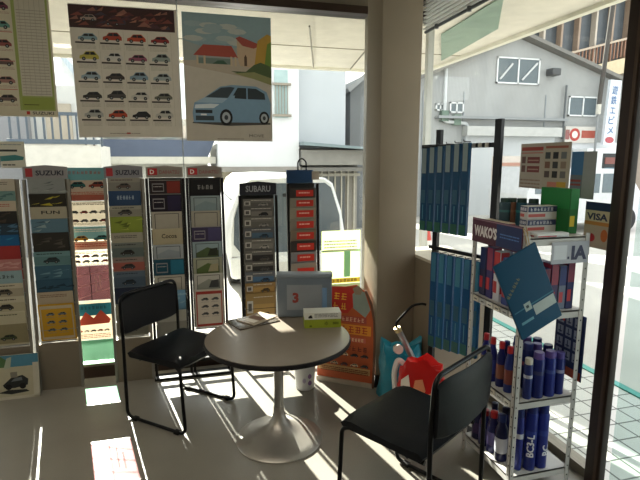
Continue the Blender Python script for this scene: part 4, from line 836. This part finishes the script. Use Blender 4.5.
# white house
HW = mat('#d3d5d6', 'white_render', .8, 0, 2, .03)
hs2 = empty('white_house', (1.4, 10, GZ)); tag(hs2, 'white house with overhanging upper storey and barred window behind the car', 'house')
part('upper_wall', hs2, MB().box(-.82, .83, 0, 5, 1.50, 5.2, HW))
part('lower_wall', hs2, MB().box(-.70, .80, .5, 5, 0, 1.50, mat('#c9bfa8', 'beige_wall', .8)))
part('eave', hs2, MB().box(-.84, .85, -.06, .5, 1.42, 1.52, mat('#8f8b85', 'eave_grey', .7)))
for x in (-.55, .05): part('shutter_door', hs2, MB().box(x, x + .5, .46, .5, 0, 1.4, mat('#d2c7ac', 'beige_panel', .7)))
part('downpipe', hs2, MB().tube([(.68, .40, 0), (.68, .40, 1.45)], .03, mat('#6d6f70', 'pipe', .5), 10))
part('window', hs2, MB().box(.33, .60, -.03, .02, 2.50, 3.43, mat('#9db3b4', 'curtain_glass', .3)))
m = MB()
for i in range(5): m.box(.34 + i * .06, .352 + i * .06, -.07, -.05, 2.55, 3.15, mat('#8c8478', 'rail', .5))
for z in (2.52, 3.13): m.box(.28, .66, -.09, -.03, z, z + .045, mat('#8c8478', 'rail', .5))
part('window_rail', hs2, m)
# pale grey annex with porch
an = empty('grey_annex', (2.8, 10.2, GZ)); tag(an, 'pale grey house wing with a tiled porch and lattice doors next to the white house', 'house')
part('upper_wall', an, MB().box(-.54, .53, .1, 4.5, 1.9, 5.2, mat('#b3b8bd', 'pale_siding', .8, 0, 2, .03)))
part('lower_wall', an, MB().box(-.54, .85, .2, 4.5, 0, 1.9, mat('#98948c', 'grey_wall', .8)))
part('porch_roof', an, MB().prism([(-.56, 1.95), (1.05, 1.86), (1.05, 1.90), (-.56, 2.02)], -.55, .25, mat('#7d8c90', 'corrugated', .5, 0, 12, .06, .4)))
m = MB(); m.box(-.54, .95, -.3, .2, 1.55, 1.86, mat('#8a8882', 'porch_band', .7)); m.box(-.54, 1.0, -.33, .2, 1.42, 1.5, mat('#6f6d68', 'porch_beam', .7)); part('porch_beam', an, m)
m = MB()
for i in range(9): m.box(-.45 + i * .15, -.42 + i * .15, .13, .2, 0, 1.42, mat('#b5b0a2', 'lattice', .6))
m.box(-.5, .9, .14, .2, 1.30, 1.36, mat('#b5b0a2', 'lattice', .6)); part('lattice_door', an, m)
part('door_panel', an, MB().box(-.4, .55, .16, .21, .1, 1.3, mat('#55595a', 'dark_glass', .3)))
part('porch_post', an, MB().box(.92, .97, -.4, -.35, 0, 1.86, mat('#8c8a84', 'post', .6)))
dk = empty('dark_house', (4.0, 11.2, GZ)); tag(dk, 'dark grey gabled house just left of the pillar top', 'house')
part('wall', dk, MB().prism([(-.26, 0), (.85, 0), (.85, 4.2), (-.26, 3.25)], 0, 1.6, mat('#6b6e70', 'grey_siding', .8, 0, 2, .04)))
part('roof', dk, MB().prism([(-.34, 3.2), (.87, 4.22), (.87, 4.35), (-.4, 3.28)], -.2, 1.7, mat('#8c8e8f', 'roof_edge', .7)))
# low building behind posters: blue roof, window band
lb = empty('low_building', (-.5, 10.5, GZ)); tag(lb, 'low pale building with a dark blue eave behind the car poster', 'building')
part('wall', lb, MB().box(-1.15, .9, .3, 4, 0, 2.15, mat('#c9c8c2', 'pale_wall', .8)))
part('eave', lb, MB().prism([(-1.15, 1.72), (.9, 1.72), (1.05, 2.06), (-1.15, 2.06)], 0, .3, mat('#566074', 'blue_eave', .5)))
part('fascia', lb, MB().box(-1.15, 1.05, -.04, .3, 1.58, 1.72, mat('#cfccc0', 'cream_fascia', .7)))
for i in range(5): part('window', lb, MB().box(-1.1 + i * .36, -.82 + i * .36, .24, .3, 2.10, 2.35, mat(('#b9c4be', '#c9bdb0', '#c4b8b4')[i % 3], 'shop_window', .4)))
part('upper_wall', lb, MB().box(-1.15, .9, .3, 4, 2.15, 2.5, mat('#c0bcb2', 'pale_wall', .8)))
# building with balcony at far left
bb = empty('balcony_building', (-2.2, 8.4, GZ)); tag(bb, 'pale building with a railed balcony seen at far left through the window', 'building')
part('wall', bb, MB().box(-4.5, -.35, .8, 2.0, 0, 5, mat('#85868a', 'grey_siding', .8, 0, 2, .04)))
part('side_wall', bb, MB().box(-.35, .5, 1.0, 2.0, 0, 2.9, mat('#bdbdbb', 'pale_siding', .8, 0, 2, .04)))
part('balcony_floor', bb, MB().prism([(-.42, 1.55), (.87, 1.45), (.87, 1.88), (-.42, 1.98)], .0, 1.0, mat('#d6d3cc', 'white_balcony', .7)))
m = MB()
for i in range(12): m.box(-.38 + i * .115, -.355 + i * .115, 0, .03, 1.95 - i * .008, 2.33, mat('#515c68', 'rail_blue_grey', .5))
m.box(-.42, .87, -.01, .04, 2.33, 2.38, mat('#515c68', 'rail_blue_grey', .5)); m.box(-.42, .87, -.02, .05, 1.90, 1.97, mat('#5a6673', 'rail_blue_grey', .5)); part('railing', bb, m)
part('curtain', bb, MB().box(-.1, .3, .93, .98, 2.0, 2.6, mat('#a39a8c', 'laundry', .8)))
lr = empty('curved_roof', (-2.2, 11.5, GZ)); tag(lr, 'pale blue curved roof between the first two posters', 'roof')
part('roof_sheet', lr, MB().prism([(-.25, 3.9), (.25, 3.2), (1.2, 2.5), (2.2, 2.2), (2.2, 2.1), (1.2, 2.38), (.2, 3.05), (-.3, 3.8)], 0, 3, mat('#a9b5bf', 'corrugated', .5, 0, 6, .05)))
part('gable_wall', lr, MB().prism([(-.3, 0), (2.2, 0), (2.2, 2.1), (1.2, 2.38), (.2, 3.05), (-.3, 3.8)], .2, 2.8, mat('#c6c9cb', 'pale_wall', .8)))

# grey corrugated warehouse beyond the right glass
wh = empty('warehouse', (9.8, 13, GZ)); tag(wh, 'grey corrugated metal warehouse with gable roof seen through the right hand glass', 'warehouse')
CG = mat('#9fa1a1', 'corrugated', .7, .0, 7, .08, .25)
part('wall', wh, MB().prism([(-4.4, 0), (4.4, 0), (4.4, 3.9), (3.55, 4.05), (-.3, 5.2), (-4.4, 3.5)], 0, 5.2, CG))
part('roof', wh, MB().prism([(-4.8, 3.3), (-.3, 5.22), (4.6, 3.72), (4.6, 3.83), (-.3, 5.33), (-4.85, 3.41)], -.3, 5.4, mat('#75736f', 'roof_edge', .7)))
m = MB(); 
for a in (-4.3, -3.3, -2.0, .8): m.box(a, a + .03, -.02, 0, 0, 3.6, mat('#8f959a', 'seam', .7))
part('seam_strip', wh, m)
def win(parent, x0, x1, z0, z1, y=-.05, n=2):
    f = MB(); 
    for a, b_, c, d in ((x0, x1, z0, z0 + .04), (x0, x1, z1 - .04, z1), (x0, x0 + .04, z0, z1), (x1 - .04, x1, z0, z1), ((x0 + x1) / 2 - .02, (x0 + x1) / 2 + .02, z0, z1)): f.box(a, b_, y, .02, c, d, mat('#d9dcde', 'white_sash', .5))
    o = f.build('window', parent); MB().box(x0, x1, y + .03, y + .04, z0, z1, mat('#5f6a70', 'dull_glass', .2)).build('pane', o); return o
wA = win(wh, -.97, .50, 3.88, 4.63); MB().tube([(-.85, -.045, 4.0), (-.45, -.045, 4.45)], .03, mat('#c6c9cb', 'brace', .6), 6).build('brace', wA); MB().tube([(-.1, -.045, 4.0), (.4, -.045, 4.5)], .03, mat('#c6c9cb', 'brace', .6), 6).build('brace', wA)
win(wh, 1.64, 2.72, 3.0, 3.60)
win(wh, -2.45, -2.0, 3.0, 3.3); win(wh, -2.9, -2.6, 3.05, 3.25)
part('ledge', wh, MB().box(-2.9, 1.5, -.25, 0, 2.83, 2.90, mat('#8c9093', 'ledge', .6)))
part('shutter', wh, MB().box(-1.95, 1.2, -.06, 0, 0, 2.35, mat('#c3c7ca', 'planks', .6, 0, 9, .04)))
part('shutter_box', wh, MB().box(-2.0, 1.25, -.3, 0, 2.35, 2.62, mat('#b9bab8', 'shutter_box', .6)))
part('side_door', wh, MB().box(1.35, 4.4, -.05, 0, 0, 2.2, mat('#d8dbde', 'white_door', .6)))
part('pipe', wh, MB().tube(fillet([(-2.65, -.1, 4.2), (-2.65, -.1, 2.75), (-1.9, -.1, 2.7), (-1.9, -.1, 0)], .1), .05, mat('#c3c7c9', 'pipe', .5), 8))
part('pipe', wh, MB().tube([(1.45, -.1, 3.9), (1.45, -.1, 2.3)], .03, mat('#5f6366', 'pipe', .5), 8)); part('outlet', wh, MB().rbox(.75, 1.05, -.3, 0, 4.15, 4.35, mat('#4a4c4e', 'lamp_black', .5), .02))
for i, (x, z) in enumerate(((-2.75, 3.05), (-2.35, 2.95))): part('air_vent', wh, MB().box(x, x + .22, -.15, 0, z - .3, z, mat('#5f7568', 'vent_green', .6)))
# board on warehouse with red emblem
o = MB(); o.box(0, 1.2, 0, .05, 0, .5, mat('#c2beb8', 'board_white', .6)); o.poly([(.35 + .2 * math.cos(k * PI / 6), .25 + .2 * math.sin(k * PI / 6)) for k in range(12)], ink('#a8403a'), -.004); o.poly([(.35 + .11 * math.cos(k * PI / 6), .25 + .11 * math.sin(k * PI / 6)) for k in range(12)], ink('#d8d4cc'), -.006)
o.rect(.6, 1.15, .15, .38, ink('#9c4a3c'), -.004); o.rect(-.0, .15, .1, .4, ink('#8c5a58'), -.004)
tag(o.build('emblem_board', None, (11.3, 12.85, 2.12)), 'white board with a round red emblem on the warehouse front', 'sign')
# vertical sign
vs_ = MB(); vs_.box(0, .42, 0, .1, 0, 1.95, mat('#d6dce4', 'sign_white', .5))
for i, chh in enumerate('遊鉄エビメ'): vs_.text(chh, .09, 1.55 - i * .30, .2, ink('#3a6496'), -.006, w=.22, bold=.01)
vs_.poly([(.21 + .17 * math.cos(k * PI / 6), .16 + .1 * math.sin(k * PI / 6)) for k in range(12)], ink('#b0525a'), -.006)
tag(vs_.build('vertical_sign', None, (12.42, 12.5, 2.05), 0, (0, R(2), 0)), 'tall white street sign with blue characters beside the door post', 'sign')
# vending machine
vm = empty('vending_machine', (12.0, 12.3, GZ)); tag(vm, 'white drinks vending machine with dark display at right beside the door post', 'vending machine')
part('body', vm, MB().rbox(-.35, 1.0, 0, .6, 0, 2.0, mat('#d8dadd', 'machine_white', .4), .02)); part('display', vm, MB().box(.25, .9, -.02, 0, .5, 1.85, mat('#26292c', 'display_dark', .3)))
for i in range(4): part('drink_row', vm, MB().box(.32, .83, -.04, -.02, .6 + i * .31, .8 + i * .31, mat(('#5c7c80', '#8a6a54', '#4c6a7c', '#7c4a44')[i], 'drinks', .4)))
# wooden veranda building above the warehouse roof
wb_ = empty('veranda_building', (16.5, 20, GZ)); tag(wb_, 'weathered wooden building with glazed veranda and slatted railing at top right', 'building')
part('wall', wb_, MB().box(-5, 8, 1.2, 6, 0, 11, mat('#857a6c', 'brown_wall', .8)))
part('glazing', wb_, MB().prism([(-3.6, 4.2), (8, 7.2), (8, 11), (-3.6, 7.8)], .3, 1.2, mat('#565c62', 'veranda_glass', .25)))
for i in range(10):
    x = -3.4 + i * .95; part('veranda_post', wb_, MB().box(x, x + .1, -.02, .3, 4.5 + .26 * (x + 3.6), 7.6 + .29 * (x + 3.6), mat('#a08c7c' if i % 3 else '#c2b8ac', 'post_wood', .7)))
m = MB()
for i in range(44):
    x = -3.5 + i * .2; z = 4.6 + .26 * (x + 3.6); m.box(x, x + .06, -.2, -.14, z, z + .75, mat('#8c6a58', 'slat_wood', .7))
part('railing', wb_, m); part('rail_top', wb_, MB().prism([(-3.6, 5.32), (5.5, 7.72), (5.5, 7.82), (-3.6, 5.42)], -.25, -.1, mat('#b5a492', 'rail_wood', .7)))
part('veranda_floor', wb_, MB().prism([(-3.6, 3.9), (6, 6.3), (6, 7.0), (-3.6, 4.6)], -.3, .3, mat('#c9b99a', 'floor_edge', .7)))
part('roof', wb_, MB().prism([(-7, 6.3), (-3.6, 7.55), (8, 10.8), (8, 11.5), (-3.6, 8.4), (-7, 7.1)], -1.2, 6, mat('#e3dcc8', 'cream_eave', .7)))
# street pole
p2 = MB(); p2.tube([(10.67, 11.0, 3.05), (10.67 + .22, 11.0, 6.6)], .06, mat('#4a4744', 'pole', .8), 10); p2.tube([(10.67, 11.0, 2.80), (10.67, 11.0, 3.06)], .065, mat('#c0bdb4', 'pole_cap', .6), 10); p2.tube([(10.67, 11.0, GZ), (10.67, 11.0, 2.86)], .03, mat('#85888a', 'pole_thin', .7), 10)
tag(p2.build('street_pole', None), 'dark leaning utility pole crossing the warehouse roof near the door post', 'pole')
# white panel with orange print across the street, and traffic things
o = empty('notice_board', (7.2, 10.5, GZ)); tag(o, 'white and orange notice board outside seen behind the blue packs', 'sign')
part('board', o, MB().box(0, 1.35, 0, .06, .75, 1.75, mat('#c9beb4', 'board_white', .6))); m = MB()
for i in range(4): m.rect(.08, 1.2, .85 + i * .22, .93 + i * .22, ink('#b88a78' if i % 2 else '#c2a08c'), -.003)
m.build('printing', o); 
for x in (.1, 1.2): part('leg', o, MB().box(x, x + .05, 0, .05, 0, .75, mat('#8f8f8c', 'leg', .6)))
vn = empty('silver_van', (8.6, 9.0, GZ)); tag(vn, 'silver van parked across the street behind the shelf unit', 'van')
part('body', vn, MB().prism([(-1.5, .25), (1.7, .25), (1.75, .8), (1.5, .95), (1.1, 1.45), (-1.4, 1.5), (-1.55, .9)], 0, 1.4, mat('#c9ccd0', 'van_paint', .3)))
for a, b_ in ((-1.35, -.5), (-.42, .35)): part('side_window', vn, MB().box(a, b_, -.01, .01, .92, 1.35, mat('#5f6c74', 'car_glass', .15)))
part('front_window', vn, MB().prism([(.43, .92), (1.35, .92), (1.02, 1.35), (.43, 1.35)], -.01, .01, mat('#5f6c74', 'car_glass', .15)))
for x in (-.95, 1.15): part('wheel', vn, MB().lathe([(0, -.08), (.18, -.08), (.29, -.05), (.29, .05), (.18, .08), (0, .08)], mat('#1b1b1c', 'tyre', .7), 22, Matrix.Translation((x, .02, .29)) @ Matrix.Rotation(R(90), 4, 'X')))
rc = MB(); rc.lathe([(0, 0), (.2, 0), (.2, .03), (.14, .04), (.03, .68), (0, .7)], mat('#c2483c', 'cone_red', .5), 20); rc.lathe([(.105, .26), (.075, .44)], mat('#e6e2dc', 'cone_white', .5), 20)
tag(rc.build('traffic_cone', None, (3.5, 6.7, GZ)), 'red traffic cone standing outside behind the lower blue packs', 'cone')

# ================================================================== LIGHT, SKY, CAMERA
w = bpy.data.worlds.new('sky'); SC.world = w; w.use_nodes = True; nt = w.node_tree; nt.nodes.clear()
bg = nt.nodes.new('ShaderNodeBackground'); ow = nt.nodes.new('ShaderNodeOutputWorld'); bg.inputs[0].default_value = (.95, .97, 1, 1); bg.inputs[1].default_value = 2.1
nt.links.new(bg.outputs[0], ow.inputs[0])
sl = bpy.data.lights.new('sun', 'SUN'); sl.energy = 22; sl.angle = R(.53); sl.color = (1, .95, .86)
so = bpy.data.objects.new('sun', sl); COL.objects.link(so)
az = R(12.5); el = math.atan(.63 * math.cos(az))
dirn = Vector((math.sin(az) * math.cos(el), -math.cos(az) * math.cos(el), -math.sin(el)))
so.rotation_euler = dirn.to_track_quat('-Z', 'Y').to_euler(); so.location = (-4, 12, 8)

cam = bpy.data.cameras.new('camera'); co = bpy.data.objects.new('camera', cam); COL.objects.link(co)
cam.sensor_width = 36; cam.lens = 485 / 640 * 36; cam.clip_start = .05; cam.clip_end = 200
co.location = (0, 0, 1.6); co.rotation_euler = (R(90 - 9.4), 0, R(-15)); SC.camera = co
vs = SC.view_settings; vs.view_transform = 'Standard'; vs.look = 'None'; vs.exposure = .38; vs.gamma = 1; vs.use_curve_mapping = False
SC.cycles.max_bounces = 8; SC.cycles.transparent_max_bounces = 24; SC.cycles.use_denoising = True; SC.cycles.sample_clamp_indirect = 6
